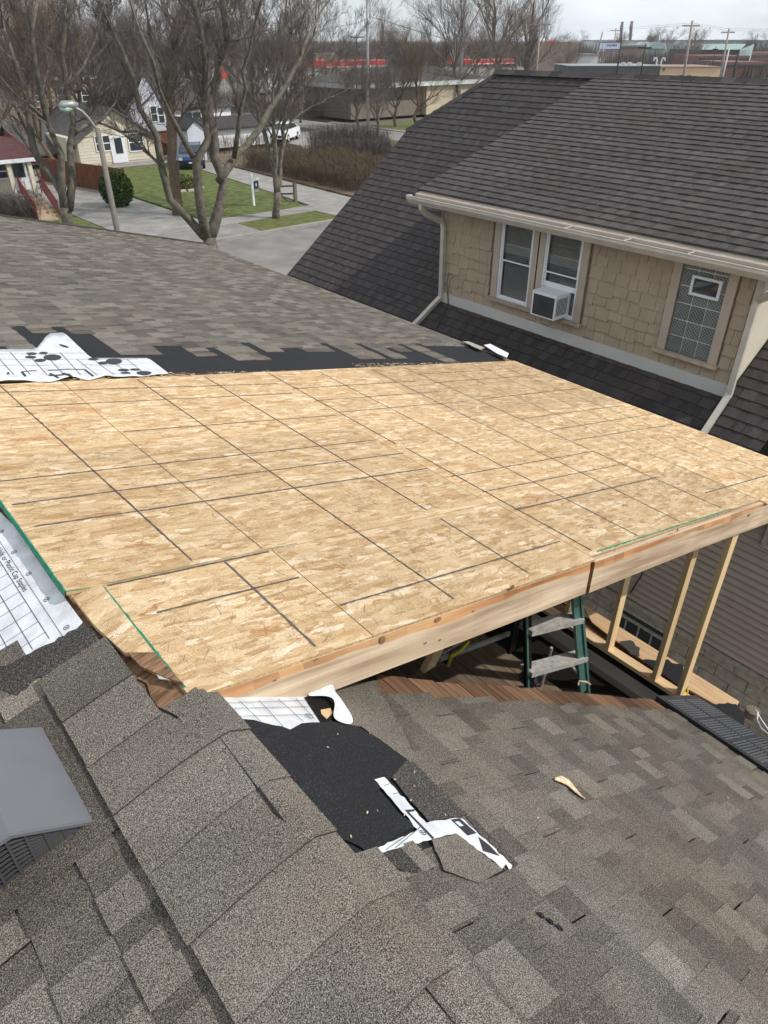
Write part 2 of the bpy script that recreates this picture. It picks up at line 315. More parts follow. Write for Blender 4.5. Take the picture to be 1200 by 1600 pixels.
for k in range(26):
    x0=-2+k*1.5; b=MB(); b.box((x0,33.32,-HZ-.05),(x0+1.485,34.7,-HZ+.012+rnd.uniform(0,.006)),'conc'); o=struct(b.build('pavement_slab'))
slab('lawn',[(17.6,34.72),(23.5,34.72),(24.1,38),(24.6,43),(25.4,51.8),(25.0,54.6),(20.5,54.9),(18.2,48),(17.5,43)],-HZ+.02,'grass')
slab('driveway',[(23.9,34.72),(27.0,34.72),(27.3,42),(27.9,53),(25.7,53),(24.9,44)],-HZ+.006,'conc')
slab('driveway',[(23.4,30.95),(27.2,30.95),(26.9,33.31),(23.2,33.31)],-HZ+.004,'conc')
slab('driveway',[(13.0,34.72),(17.4,34.72),(17.3,43),(16.6,52),(13.4,60),(12.3,60),(12.9,43)],-HZ+.006,'conc')
slab('driveway',[(13.0,30.95),(18.45,30.95),(18.45,33.31),(13.0,33.31)],-HZ+.004,'conc')
slab('patio',[(18.4,54.95),(25.6,54.7),(25.6,56.6),(18.4,56.6)],-HZ+.03,'conc')
slab('lawn',[(-30,34.72),(12.9,34.72),(12.8,60),(-30,60)],-HZ+.0,'grassb')
slab('dirt_bed',[(27.4,34.9),(36,34.9),(41,52),(30,56),(28.2,54)],-HZ+.0,'dirt')
slab('grass',[(36,34.9),(47.0,40),(47.4,55),(42,54)],-HZ+.002,'grassb')
# second street running away behind the hedges
slab('road',[(47.5,33.4),(52.3,33.4),(52.3,140),(47.5,140)],-HZ-.02,'road')
slab('road',[(38.6,57.0),(47.4,55.5),(47.4,66),(38.6,66)],-HZ+.003,'conc')
b=MB(); b.box((52.3,33.4,-HZ-.05),(53.2,72,-HZ+.05),'conc'); struct(b.build('kerb'))
slab('grass',[(53.3,56),(75,56),(75,69),(53.3,66.5)],-HZ+.01,'grass')

# ================= SHINGLES =================
def shingle_geo(mb,L,E,P,rng,mt,th=.0045,tab=.005,lap=.03,tones=(.55,1.25),gap=.0028):
    """one laminated shingle; P(a,s,h): a along the course, s down the slope (0 at top of exposure, E at butt)"""
    def quad(a0,a1,s1,h,t):
        a1-=0
        p=[P(a0,-lap,0),P(a1,-lap,0),P(a1,s1,0),P(a0,s1,0),P(a0,-lap,.0006),P(a1,-lap,.0006),P(a1,s1,h),P(a0,s1,h)]
        mb.hexa(p,mt,t)
    bt=rng.uniform(*tones)*.85
    quad(gap,L-gap,E,th+.002,bt)
    a=rng.uniform(-.05,.12)
    if a<gap: a=gap
    while a<L-.03:
        wd=min(rng.uniform(.08,.20),L-gap-a)
        if wd>.03: quad(a+.001,a+wd-.001,E+.002,th+.002+tab,rng.uniform(*tones))
        a+=wd+rng.uniform(.04,.15)
def place_roof(parent,P0,courses,span,E,mt,items,off=0,Lm=1.0,rng=rnd,skip=None,**kw):
    """collect shingles: P0(s,a,h) -> point, s from the first course; span(i)->(a0,a1)"""
    for i in courses:
        a0,a1=span(i)
        st=a0-((i*.37+off)%1)*Lm
        a=st
        while a<a1:
            lo=max(a,a0); hi=min(a+Lm,a1)
            if hi-lo>.04 and not (skip and skip(i,(lo+hi)/2,lo,hi)):
                items.append((P0,i,lo,hi-lo,E,mt,rng.random(),kw))
            a+=Lm
def emit(parent,items,nmax,name='shingle'):
    def dist(it): P0,i,lo,L,E,*_=it; return (P0((i+.5)*E,lo+L/2,0)).length/ max(.3,L)**.2
    items.sort(key=dist)
    near=items[:nmax]; rest=items[nmax:]
    for it in near:
        P0,i,lo,L,E,mt,sd_,kw=it; r=random.Random(int(sd_*1e9)); mb=MB()
        jig=r.uniform(-.0035,.0035); sk=r.uniform(-.003,.003)
        shingle_geo(mb,L,E,lambda a,s,h:P0(i*E+s+jig+sk*a,lo+a,h+.0006),r,mt,**kw)
        mb.build(name,parent)
    if rest:
        mb=MB()
        for it in rest:
            P0,i,lo,L,E,mt,sd_,kw=it; r=random.Random(int(sd_*1e9))
            jig=r.uniform(-.0035,.0035)
            shingle_geo(mb,L,E,lambda a,s,h:P0(i*E+s+jig,lo+a,h+.0006),r,mt,**kw)
        mb.build('shingle_field',parent,kind='stuff')

# ================= OWN HOUSE =================
house=thing('house',(2,4,-HZ),'grey shingled house whose half stripped roof carries a new pale board deck','house')
DH=-.03   # shingled planes sit a bit lower than the new deck top
cB=math.sqrt(1+MBS**2); cD=math.sqrt(1+.25**2); cL=math.sqrt(1+.235**2)
EX=.146
YF=1.45                          # front edge of the new deck
# solid roof sheathing below everything
b=MB()
b.prism([pl(-3.2,-3,-.012),pl(XR,-3,-.012),pl(XR,12.7,-.012),pl(-3.2,12.7,-.012)],(0,0,-.06),'charred'); b.build('roof_sheathing',house)
b=MB()
b.prism([pb(XR,-3,-.012),pb(4.30,-3,-.012),pb(4.30,1.36,-.012),pb(1.35,1.50,-.012),pb(1.02,1.45,-.012),pb(XR,1.45,-.012)],(0,0,-.06),'charred'); b.build('roof_sheathing',house)
b=MB()
b.prism([deck(XR,4.0,-.02),deck(5.93,4.3,-.02),deck(5.93,11.85,-.02),deck(XR,12.9,-.02)],(0,0,-.05),'charred'); b.build('roof_sheathing',house)
# walls
def wallbox(c0,c1,m,name='wall'): b=MB(); b.box(c0,c1,m); b.build(name,house)
wallbox((4.25,-3,-HZ),(4.38,12.0,-4.55),'vinyl')
wallbox((-3.0,-3,-HZ),(-2.88,12.0,-2.55),'vinyl')
wallbox((-2.88,11.9,-HZ),(4.25,12.0,-4.6),'vinyl')
b=MB(); b.prism([(-2.9,12.0,-4.6),(-2.9,12.0,-2.6),(XR,12.0,-1.72),(5.4,12.0,-2.95),(5.4,12.0,-4.6)],(0,-.1,0),'vinyl'); b.build('gable_wall',house)
wallbox((5.28,4.75,-4.9),(5.4,12.0,-2.92),'vinyl')
# attic floor boards
for k in range(22):
    x=.6+k*.142; b=MB(); b.box((x,1.2,-4.60),(x+.137,4.9,-4.45-rnd.uniform(0,.004)),'floor',rnd.uniform(.45,.9)); b.build('floor_board',house)
b=MB(); b.box((-2.9,-3,-4.9),(4.24,11.9,-4.62),'dark'); b.build('ceiling',house)  # coloured near-black for the shaded void past the floor boards
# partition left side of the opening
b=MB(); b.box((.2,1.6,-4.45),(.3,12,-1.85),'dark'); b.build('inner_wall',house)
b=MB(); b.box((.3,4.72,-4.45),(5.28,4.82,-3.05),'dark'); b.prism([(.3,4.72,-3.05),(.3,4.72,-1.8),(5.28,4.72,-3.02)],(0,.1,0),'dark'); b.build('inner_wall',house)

# --- B plane shingles (foreground right) ---
items=[]
def PB(s,a,h): return pb(XR+.028+s/cB,a,h)
def in_torn(x,lo,hi):      # area stripped around the torn patch
    if x<1.0 and hi>.62: return True
    return False
def spanB(i):
    x=XR+.028+(i+1)*EX/cB
    top=1.47 if x<1.2 else 1.60-.27*((x-1.3)/3.0)
    e=top-(.13 if x>1.2 else .0)+.012*math.sin(i*2.1)
    if i<4: e=[.80,.79,.76,.62][i]
    return (-2.9,e)
place_roof(house,PB,range(0,int(3.81*cB/EX)),spanB,EX,'own',items,off=.2,tones=(.80,1.10))
# L plane shingles (foreground left); s measured from the ridge down towards -x
def PL(s,a,h): return pl(XR-s/cL,a,h)
def spanL(i):
    x=XR-(i+1)*EX/cL
    e=1.96
    if i==0: e=1.48
    elif x>.2: e=1.86
    elif x<.12: e=2.12
    return (-2.9,e)
def skipL(i,mid,lo,hi): return False
def PLm(s,a,h): return pl(XR-s/cL,1.9-a,h)      # mirrored so tops face the ridge with outward normals
def spanLm(i):
    a0,a1=spanL(i)
    return (1.9-a1,1.9-(1.42 if i==0 else a0))
place_roof(house,PLm,range(0,26),spanLm,.15,'own',items,off=.55,tones=(.72,1.15))
# far roof: courses parallel to the ridge
def PD(s,a,h): return deck(XR+s/cD,-a,h+DH+.012)
tear=random.Random(3)
starts={}
for i in range(0,46):
    x=XR+(i+.5)*EX/cD
    base=4.95+.12*(x/5.5)
    v=base+tear.choice([-.28,-.12,.0,.12,.25,.42])
    if x<1.15: v=5.15+.1*(i%2)
    elif x<1.75: v=5.62+.2*(i%2)
    elif x<2.1: v=5.05
    elif x<2.3: v=5.3
    if x>5.2: v=5.4
    starts[i]=v
def spanD(i):
    x=XR+(i+.5)*EX/cD
    return (-(12.85-.17*x),-starts[i])
nD=int((5.93-XR)*cD/EX)
place_roof(house,PD,range(0,nD),spanD,EX,'own',items,off=.1,tones=(.80,1.22))
emit(house,items,300)
# far side of left slope beyond the deck
it2=[]
def PL2(s,a,h): return pl(XR-s/cL,12.7-a,h)
place_roof(house,PL2,range(0,24),lambda i:(0.0,12.7-(2.9 if i>2 else 5.0)),.15,'own',it2)
mb=MB()
for it in it2:
    P0,i,lo,L,E_,mt,sd_,kw=it; r=random.Random(int(sd_*1e9))
    shingle_geo(mb,L,E_,lambda a,s,h:P0(i*E_+s,lo+a,h+.0006),r,mt)
mb.build('shingle_field',house,kind='stuff')
# --- ridge caps, nearest edge first ---
def cap(y0,y1,xl,xr,hh,t,PRIGHT,m='own',name='ridge_cap'):
    mb=MB(); n=7; rows=[]
    for (y,h) in ((y0,hh+.006),(y1,hh)):
        row=[]
        for j in range(n):
            q=j/(n-1); x=xl+(xr-xl)*q
            hh_=h+(.014 if y0>.4 else .009); zt=(pl(x,y,hh_) if x<=XR else PRIGHT(x,y,hh_)); 
            # soften the fold
            dz=.014*math.exp(-((x-XR)/.09)**2)
            row.append(Vector((zt.x,y,zt.z-dz+.004)))
        rows.append(row)
    for j in range(n-1): mb.face([rows[0][j],rows[0][j+1],rows[1][j+1],rows[1][j]],m,t)
    for j in range(n-1):
        a,c=rows[0][j],rows[0][j+1]; mb.face([a-Vector((0,0,.007)),c-Vector((0,0,.007)),c,a],m,t*.5)
    a,c=rows[0][0],rows[1][0]; mb.face([a,c,c-Vector((0,0,.009)),a-Vector((0,0,.009))],m,t*.5)
    a,c=rows[0][-1],rows[1][-1]; mb.face([c,a,a-Vector((0,0,.004)),c-Vector((0,0,.004))],m,t*.8)
    return mb.build(name,house,smooth=False)
y=-2.2; k=0
while y<1.40:
    xr=.60+rnd.uniform(-.01,.01)
    if y>.45: xr=.555
    cap(y,min(y+.235,1.47),.172+rnd.uniform(-.004,.004),xr,.008+.0015*(k%2),rnd.uniform(.75,1.3),pb); y+=.204; k+=1
y=1.45
for t in (1.0,.8): 
    cap(y,y+.215,.175,.40,.008,t,pb); y+=.2
y=5.2
while y<12.8:
    cap(y,y+.22,.33,.66,.008,rnd.uniform(.7,1.2),lambda x,yy,h:deck(x,yy,h+DH+.012)); y+=.204
# rake edge metal of the far end
b=MB(); b.prism([deck(XR,12.93,.01),deck(5.96,11.87,.01),deck(5.96,11.84,.01),deck(XR,12.9,.01)][::-1],(0,0,-.12),'roofg'); b.build('rake_trim',house)
b=MB(); b.prism([deck(5.94,4.76,DH-.0),deck(5.98,4.76,DH),deck(5.98,11.86,DH),deck(5.94,11.86,DH)],(0,0,-.13),'skirt'); b.build('eave_trim',house)

# --- new deck: panels ---
TH=.011
def panel(pts,h=0.0,m='osb',ex=1.0):
    mb=MB(); P=[deck(x,y,h) for x,y in pts]; mb.prism(P,deck(0,0,-TH)-deck(0,0,0),'osbedge',1.0,mtop='osb')
    # loose-laid looking surface strands
    xs=[p[0] for p in pts]; ys=[p[1] for p in pts]; x0,x1,y0,y1=min(xs),max(xs),min(ys),max(ys)
    area=(x1-x0)*(y1-y0); r=random.Random(int((x0*31+y0*17)*100))
    for _ in range(int(area*1150)):
        L=r.uniform(.015,.08); W=r.choice([.002,.003,.004,.007,.011]); a=r.uniform(0,PI) if r.random()<.6 else r.gauss(.3,.4)
        cx=r.uniform(x0+.05,x1-.05); cy=r.uniform(y0+.05,y1-.05); c_,s_=math.cos(a),math.sin(a)
        hh=h+.0003+r.random()*.0009
        t=r.choice([.66,.78,.86,.92,1.05,1.10,1.15]) if W<.005 else r.uniform(.86,1.12); t*=r.uniform(.95,1.05)
        q=[(-L/2,-W/2*r.uniform(.3,1)),(L/2,-W/2*r.uniform(.3,1)),(L/2*r.uniform(.7,1),W/2),(-L/2*r.uniform(.7,1),W/2)]
        if any(not(x0<cx+u_*c_-v_*s_<x1 and y0<cy+u_*s_+v_*c_<y1) for u_,v_ in q): continue
        mb.face([deck(cx+u_*c_-v_*s_,cy+u_*s_+v_*c_,hh) for u_,v_ in q],'osb',t)
    return mb.build('sheathing_panel',house)
def yb(x): return 4.39+.38*(x-.77)/5.0     # back edge, slightly out of square
g_=.0022
def rect(x0,x1,y0,y1): return [(x0+g_,y0+g_),(x1-g_,y0+g_),(x1-g_,y1-g_),(x0+g_,y1-g_)]
XE=5.90
panel(rect(XR-.005,1.17,YF,2.12)); panel(rect(1.17,2.58,YF,2.12)); panel([(2.58+g_,YF+.034),(4.62,YF+.034),(4.62,2.12),(2.58+g_,2.12)])
panel([(4.62+g_,YF-.02),(XE,YF-.03),(XE,2.12),(4.62+g_,2.12)])
panel(rect(.368,2.54,2.12,3.34)); panel(rect(2.54,4.98,2.12,3.34)); panel(rect(4.98,XE,2.12,3.34))
def back(x0,x1): return [(x0+g_,3.34+g_),(x1-g_,3.34+g_),(x1-g_,yb(x1)),(x0+g_,yb(x0))]
panel(back(.375,1.11)); panel(back(1.11,3.55)); panel(back(3.55,XE))
# printed fastener lines
def ink(x0,y0,x1,y1,w_=.0085,m='line',h=.0022,name='nailing_line'):
    mb=MB(); r=random.Random(int(abs(x0*977+y0*131+x1*7)*10)); d=Vector((x1-x0,y1-y0)); L=d.length; d/=L; nn=Vector((-d.y,d.x)); n=max(2,int(L/.02)); pa=None
    for k in range(n+1):
        a=L*k/n; w2=w_*r.uniform(.55,1.1)/2; c=Vector((x0,y0))+d*a+nn*r.uniform(-.0012,.0012); P=(deck(*(c+nn*w2),h),deck(*(c-nn*w2),h))
        if pa: mb.face([pa[1],P[1],P[0],pa[0]],m,r.uniform(.75,1.25))
        pa=P
    return mb.build(name,house)
for l_ in [(.84,2.16,.76,4.37),(1.14,2.14,1.11,3.34,.004),(1.63,1.50,1.58,4.42),(2.12,2.18,2.07,4.45),(2.12,1.50,2.12,2.08),(.95,1.49,.95,2.11,.011),
  (1.18,1.66,2.56,1.655,.010),(.58,1.89,1.15,1.89,.010),(.42,2.62,2.54,2.62,.012),(.40,2.83,2.56,2.86,.011),(.40,3.065,2.53,3.09),(1.13,3.525,2.56,3.55),(.74,3.99,2.52,4.02),(.72,4.24,2.54,4.24),
  (2.62,2.01,4.17,2.01,.012),(2.62,2.25,4.02,2.26),(2.6,2.48,4.13,2.51),(2.64,2.93,2.64,1.52,.009),(2.62,4.5,2.62,3.0,.009),(3.1,4.5,3.08,1.52,.008),(3.68,4.55,3.56,1.52,.008),(4.1,4.6,4.11,1.52,.009),
  (4.62,4.6,4.6,1.5,.006),(5.08,4.65,5.06,1.5,.006),(5.45,4.65,5.40,1.6,.008),
  (4.15,2.72,5.77,2.77),(4.15,2.94,5.85,3.03),(4.13,3.21,5.74,3.29),(4.13,3.68,5.74,3.82),(4.04,4.14,5.66,4.27),(4.07,4.38,5.6,4.5),(4.27,1.71,5.4,1.71,.012),
  (2.63,3.6,4.0,3.66,.008),(2.6,3.85,4.0,3.92,.008),(2.6,4.12,3.9,4.2,.008),(.50,2.11,1.15,2.11,.010)]:
    ink(*l_)
# green painted edges
def strip(x0,y0,x1,y1,w_,m,h,name='painted_edge'): return ink(x0,y0,x1,y1,w_,m,h,name)
for l_ in [(.369,2.13,.369,3.35,.007),(.37,2.128,.48,2.118,.006),(.486,2.11,.489,1.50,.009),(.5,2.125,1.3,2.127,.003),(2.66,1.50,4.18,1.485,.012)]: ink(*l_[:4],l_[4],'green',.003,'painted_edge')
b=MB(); b.prism([deck(.3655,2.13,-.0005),deck(.3655,3.34,-.0005),deck(.3655,3.34,-.02),deck(.3655,2.13,-.02)],(.0015,0,0),'green'); b.build('painted_edge',house)
# beam under the left edge of the deck
b=MB(); b.prism([deck(.385,2.13,-TH),deck(.60,2.13,-TH),deck(.60,4.35,-TH),deck(.385,4.35,-TH)],(0,0,-.05),'osbedge'); b.build('ridge_board',house)
# small filler panel beside the ridge
P=[onplane(u,v,-1.6,.235,XR)+Vector((0,0,.022)) for u,v in ((105,926),(160,920),(243,1027),(196,1027),(150,985))]
b=MB(); b.prism(P[::-1],(0,0,-.018),'osbedge',mtop='osb'); b.build('sheathing_panel',house,label='narrow offcut of strand board beside the ridge')
P=[onplane(u,v,-1.6,.235,XR)+Vector((0,0,.020)) for u,v in ((200,1025),(243,1025),(286,1074),(262,1066),(222,1048))]
b=MB(); b.prism(P[::-1],(0,0,-.012),'charred'); b.build('rotten_board',house)
P=[onplane(u,v,-1.6,.235,XR)+Vector((0,0,.016)) for u,v in ((238,1048),(262,1050),(284,1070),(250,1066))]
b=MB(); b.prism(P[::-1],(0,0,-.004),'alu'); b.build('flashing_scrap',house)
# --- fascia rafters (two boards with a gap) ---
def fboard(x0,x1,y0,th,d0,d1,toph=-.0):
    mb=MB(); n=max(2,int((x1-x0)/.09)); r=random.Random(int(x0*100))
    pa=None; rowsp=[]
    for k in range(n+1):
        x=x0+(x1-x0)*k/n; zt=deck(x,0,toph).z-TH-.001; d=(d0+(d1-d0)*k/n)
        e=.034+.014*math.sin(x*5.1)+.014*max(0,1.4-x)+r.uniform(-.006,.006)
        rowsp.append((x,zt,zt-max(.006,e),zt-d+.006*math.sin(x*2.2)))
    for a,c in zip(rowsp,rowsp[1:]):
        F0=lambda p,z,o=0:(p[0],y0+o,z)
        mb.face([F0(a,a[2]),F0(c,c[2]),F0(c,c[1],.004),F0(a,a[1],.004)],'bark_edge',r.uniform(.75,1.1))
        mb.face([F0(a,a[3]),F0(c,c[3]),F0(c,c[2]),F0(a,a[2])],'fascia',r.uniform(.95,1.05))
        mb.face([(a[0],y0+th,a[3]),(c[0],y0+th,c[3]),(c[0],y0,c[3]),(a[0],y0,a[3])],'fascia',.9)
        mb.face([(c[0],y0+th,c[3]),(a[0],y0+th,a[3]),(a[0],y0+th,a[1]),(c[0],y0+th,c[1])],'fascia',.9)
        mb.face([(a[0],y0+.004,a[1]),(c[0],y0+.004,c[1]),(c[0],y0+th,c[1]),(a[0],y0+th,a[1])],'fascia',.9)
    for p,sg in ((rowsp[0],1),(rowsp[-1],-1)):
        q=[(p[0],y0,p[3]),(p[0],y0,p[1]),(p[0],y0+th,p[1]),(p[0],y0+th,p[3])]; mb.face(q if sg<0 else q[::-1],'bark_edge',.6)
    # knots and checks
    return mb.build('fascia_board',house)
fboard(.50,2.535,YF-.004,.038,.185,.185)
fboard(2.565,6.0,YF-.006,.038,.19,.20)
def fpatch(u,v,su,sv,col='bark_edge',t=.45,n=9):
    p=onY(u,v,YF-.0075); mb=MB(); mb.face([(p.x+su*math.cos(2*PI*k/n),YF-.0075 if p.x<2.55 else YF-.0095,p.z+sv*math.sin(2*PI*k/n)-.2*su*math.cos(2*PI*k/n)) for k in range(n)],col,t); mb.build('knot',house)
for a in [(685,968,.016,.012),(800,918,.018,.013),(598,1000,.014,.02),(688,1000,.006,.005),(665,1005,.007,.005),(1058,828,.01,.014),(1170,805,.016,.012),(430,1063,.006,.004),(495,1030,.007,.004),(740,955,.005,.005),(960,860,.006,.006),(1010,848,.005,.005)]: fpatch(*a)
b=MB(); b.box((2.50,YF+.034,-2.36),(2.59,YF+.3,-2.14),'plank',.6); b.build('rafter_block',house)
# inner rafters
for k in range(1,8):
    y=YF+.02+k*.43; b=MB(); b.prism([deck(.55,y,-TH),deck(5.8,y,-TH),deck(5.8,y+.038,-TH),deck(.55,y+.038,-TH)],(0,0,-.15),'stud',.85); b.build('rafter',house)
# --- knee wall: bottom plate, studs, top plate ---
XW=4.34; ZP=-4.40
b=MB(); b.box((XW,1.30,ZP-.038),(XW+.089,4.9,ZP),'plate'); b.build('bottom_plate',house)
b=MB(); b.box((XW+.01,1.52,ZP-.10),(XW+.08,4.9,ZP-.04),'dark'); b.build('plate_beam',house)
zt=deck(XW,0).z-.19
for y in (1.475,1.70,2.155,2.60,3.05,3.5,3.95,4.4):
    b=MB(); b.box((XW+.001,y,ZP+.001),(XW+.088,y+.038,zt-.04),'stud',rnd.uniform(.85,1.1)); b.build('stud',house)
b=MB(); b.box((XW,1.50,zt-.038),(XW+.089,4.9,zt),'plate',.8); b.build('top_plate',house)
# sheet of strand board on outside of the far bay
b=MB(); b.box((XW+.1,2.95,ZP-.05),(XW+.112,4.9,zt),'osb'); b.build('sheathing_panel',house)
# --- remaining plank strip along the cut ---
N=22
for k in range(N):
    x0=1.02+(4.30-1.02)*k/N; x1=1.02+(4.30-1.02)*(k+1)/N-.006
    def cut(x): return (1.45 if x<1.3 else 1.60-.27*((x-1.3)/3.0)**1.0) if x>1.2 else 1.45
    ja=rnd.uniform(-.012,.012)
    y1a,y1b=cut(x0)+ja,cut(x1)+ja
    if x0<1.15: continue
    mb=MB(); mb.prism([pb(x0,y1a-.42,-.004),pb(x1,y1b-.42,-.004),pb(x1,y1b,-.004),pb(x0,y1a,-.004)],pb(0,0,-.022)-pb(0,0,0),'plank',rnd.uniform(.55,1.35)); mb.build('sheathing_plank',house)
# --- torn patch on the right slope: felt, dark granule sheet, white membrane ---
def onB(u,v,h): 
    p=onplane(u,v,-1.6,MBS,XR); return pb(p.x,p.y,h)
def sheet(name,pts,h,m,th=.0015,P=None,par=house,label=None,t=1.0):
    mb=MB(); Q=[P(u,v,h) for u,v in pts]
    n=(Q[1]-Q[0]).cross(Q[2]-Q[1]); 
    area=sum((Q[i].x*Q[(i+1)%len(Q)].y-Q[(i+1)%len(Q)].x*Q[i].y) for i in range(len(Q)))
    if area<0: Q=Q[::-1]
    mb.prism(Q,(0,0,-th),m,t); return mb.build(name,par,label=label)
def rough(pts,amp,seed=1,step=14):
    r=random.Random(seed); o=[]
    for i,(u,v) in enumerate(pts):
        u2,v2=pts[(i+1)%len(pts)]; L=math.hypot(u2-u,v2-v); n=max(1,int(L/step))
        for k in range(n): o.append((u+(u2-u)*k/n+(r.uniform(-amp,amp) if k else 0),v+(v2-v)*k/n+(r.uniform(-amp,amp) if k else 0)))
    return o
sheet('underlayment',[(300,1092),(520,1070),(560,1075),(640,1180),(815,1360),(700,1410),(600,1430),(430,1270)],.000,'felt',.004,onB)
sheet('underlayment',rough([(303,1094),(500,1080),(503,1130),(465,1143),(330,1120)],1,2),.004,'sheet',.001,onB,label='white membrane under the fascia end')
sheet('hole_shade_sheet',[(474,1092),(524,1080),(532,1120),(500,1132)],.0062,'dark',.001,onB)  # flat dark sheet painted as the shade inside the hole
sheet('roofing_felt',rough([(328,1118),(395,1128),(452,1143),(470,1133),(520,1131),(560,1138),(636,1190),(606,1222),(585,1240),(648,1296),(630,1302),(582,1336),(500,1300),(402,1222)],1.5,5),.0075,'felt',.003,onB,label='large smooth black felt patch')
sheet('roofing_felt',rough([(512,1078),(585,1066),(650,1190),(640,1195),(562,1138),(545,1136),(530,1110)],1,6),.0095,'own',.003,onB)
sheet('roofing_felt',rough([(610,1218),(638,1188),(728,1276),(668,1288)],1,7),.0085,'feltg',.003,onB,label='granule faced torn shingle tab')
sheet('roofing_felt',rough([(585,1336),(655,1322),(677,1360),(640,1368),(600,1352)],2.5,8,6),.0085,'feltg',.003,onB)
sheet('roofing_felt',rough([(725,1277),(740,1280),(808,1352),(800,1362),(770,1330)],1.2,9),.0065,'feltg',.003,onB)
sheet('underlayment',rough([(583,1222),(598,1218),(664,1290),(708,1282),(720,1283),(798,1356),(795,1366),(788,1354),(782,1362),(772,1352),(710,1306),(672,1316),(590,1337),(584,1331),(650,1300)],1.3,10,7),.0095,'sheet',.001,onB,label='white strip of membrane torn in a zigzag')
sheet('shingle_tab',rough([(672,1318),(710,1308),(783,1364),(745,1385),(690,1365)],1,12),.0125,'own',.004,onB)
# printed bars on the zigzag strip
sheet('printed_mark',[(702,1285),(716,1283),(742,1306),(728,1310)],.0105,'ink',.0004,onB)
sheet('printed_mark',[(745,1312),(762,1325),(778,1342),(752,1334)],.0105,'ink',.0004,onB)
sheet('printed_mark',[(630,1270),(646,1269),(645,1272),(634,1274)],.0105,'ink',.0004,onB)
sheet('printed_mark',[(633,1274),(636,1273),(676,1314),(673,1316)],.0105,'ink',.0004,onB)
sheet('printed_mark',[(708,1289),(714,1288),(722,1295),(716,1296)],.0112,'sheet',.0004,onB)
# curled flap of membrane with a wood chip in the hole
mb=MB()
fl=[[(474,1092,.01),(492,1080,.05),(506,1083,.06)],[(486,1093,.015),(504,1089,.06),(515,1098,.045)],[(512,1098,.03),(520,1102,.05),(524,1105,.03)],[(520,1110,.03),(530,1112,.04),(544,1119,.02)],[(515,1126,.012),(530,1135,.014),(553,1139,.012)]]
fv=[[onB(u,v,h) for u,v,h in r_] for r_ in fl]
for i in range(len(fv)-1):
    for j in range(2): mb.face([fv[i][j],fv[i+1][j],fv[i+1][j+1],fv[i][j+1]],'sheet')
o=mb.build('membrane_flap',house,smooth=True); o.modifiers.new('w','WELD').merge_threshold=.0005; mo2=o.modifiers.new('b','SUBSURF'); mo2.levels=2; mo2.render_levels=2
sheet('wood_chip',[(499,1113),(514,1110),(518,1117),(508,1127),(500,1119)],.010,'ply',.003,onB)
# grid print of white membranes
def grid(P,ulines,h,wd=.0022,m='ink',name='printed_line'):
    for (a,c) in ulines:
        mb=MB()
        p=P(*a,h); q=P(*c,h); d=(q-p).normalized(); s_=d.cross(Vector((0,0,1))).normalized()*wd/2
        mb.face([p-s_,p+s_,q+s_,q-s_],m)
        mb.build(name,house)
grid(onB,[((312,1104),(480,1098)),((330,1112),(488,1108)),((360,1124),(498,1120)),((372,1100),(405,1132)),((345,1098),(368,1122)),((402,1098),(440,1140)),((432,1096),(472,1132)),((460,1096),(490,1128)),
  ((598,1232),(606,1229)),((612,1245),(622,1243)),((655,1296),(615,1330)),((640,1305),(600,1333))],.0108,.0018)
def xcircle(P,u,v,h,r_,m='ink'):
    c=P(u,v,h); ex=(P(u+4,v,h)-c).normalized(); nn=Vector((0,0,1)); ey=nn.cross(ex).normalized(); ey=(P(u,v-4,h)-c); ey=(ey-ex*ey.dot(ex)).normalized(); mb=MB(); n=18; w_=r_*.16
    for k in range(n):
        a,b2=2*PI*k/n,2*PI*(k+1)/n; f=lambda an,q:c+(ex*math.cos(an)+ey*math.sin(an))*q
        mb.face([f(a,r_-w_),f(a,r_),f(b2,r_),f(b2,r_-w_)],m)
    for e1,e2 in ((ex,ey),(ey,ex)): mb.face([c-e1*r_-e2*w_/2,c+e1*r_-e2*w_/2,c+e1*r_+e2*w_/2,c-e1*r_+e2*w_/2],m)
    return mb.build('printed_mark',house)
xcircle(onB,481,1123,.0108,.013); xcircle(onB,658,1306,.0112,.010)
# white membrane on left slope
def onL(u,v,h): p=onplane(u,v,-1.6,.235,XR); return pl(p.x,p.y,h)
LW=[(0,800),(28,828),(52,865),(80,905),(110,946),(130,973),(122,985),(108,990),(98,998),(85,1010),(40,1027),(12,1043),(0,1020),(-60,925),(-60,700)]
sheet('underlayment',LW,.004,'sheet',.001,onL,label='white membrane strip printed with fastening text')
gl=[]
for x in (.12,.185,.25): 
    pass
mb=MB()
def lquad(x0,y0,x1,y1,w_,h=.0056,P=pl,m='ink'):
    p=P(x0,y0,h); q=P(x1,y1,h); d=(q-p).normalized(); s_=d.cross(Vector((0,0,1))).normalized()*w_/2; mb.face([p-s_,p+s_,q+s_,q-s_],m); 
for x in (.145,.205,.262): lquad(x,2.03,x,2.9,.0022)
for k in range(9): y=2.07+k*.068; lquad(.12,y,.262,y,.0018)
for k in range(90):
    y=2.0+k*.0095; lquad(.298,y,.298,y+.0055,.003)
mb.build('printed_grid',house)
for (u,v) in ((3,832),(23,864),(46,898),(74,938),(105,982),(-14,802)): xcircle(onL,u,v,.0056,.0105)
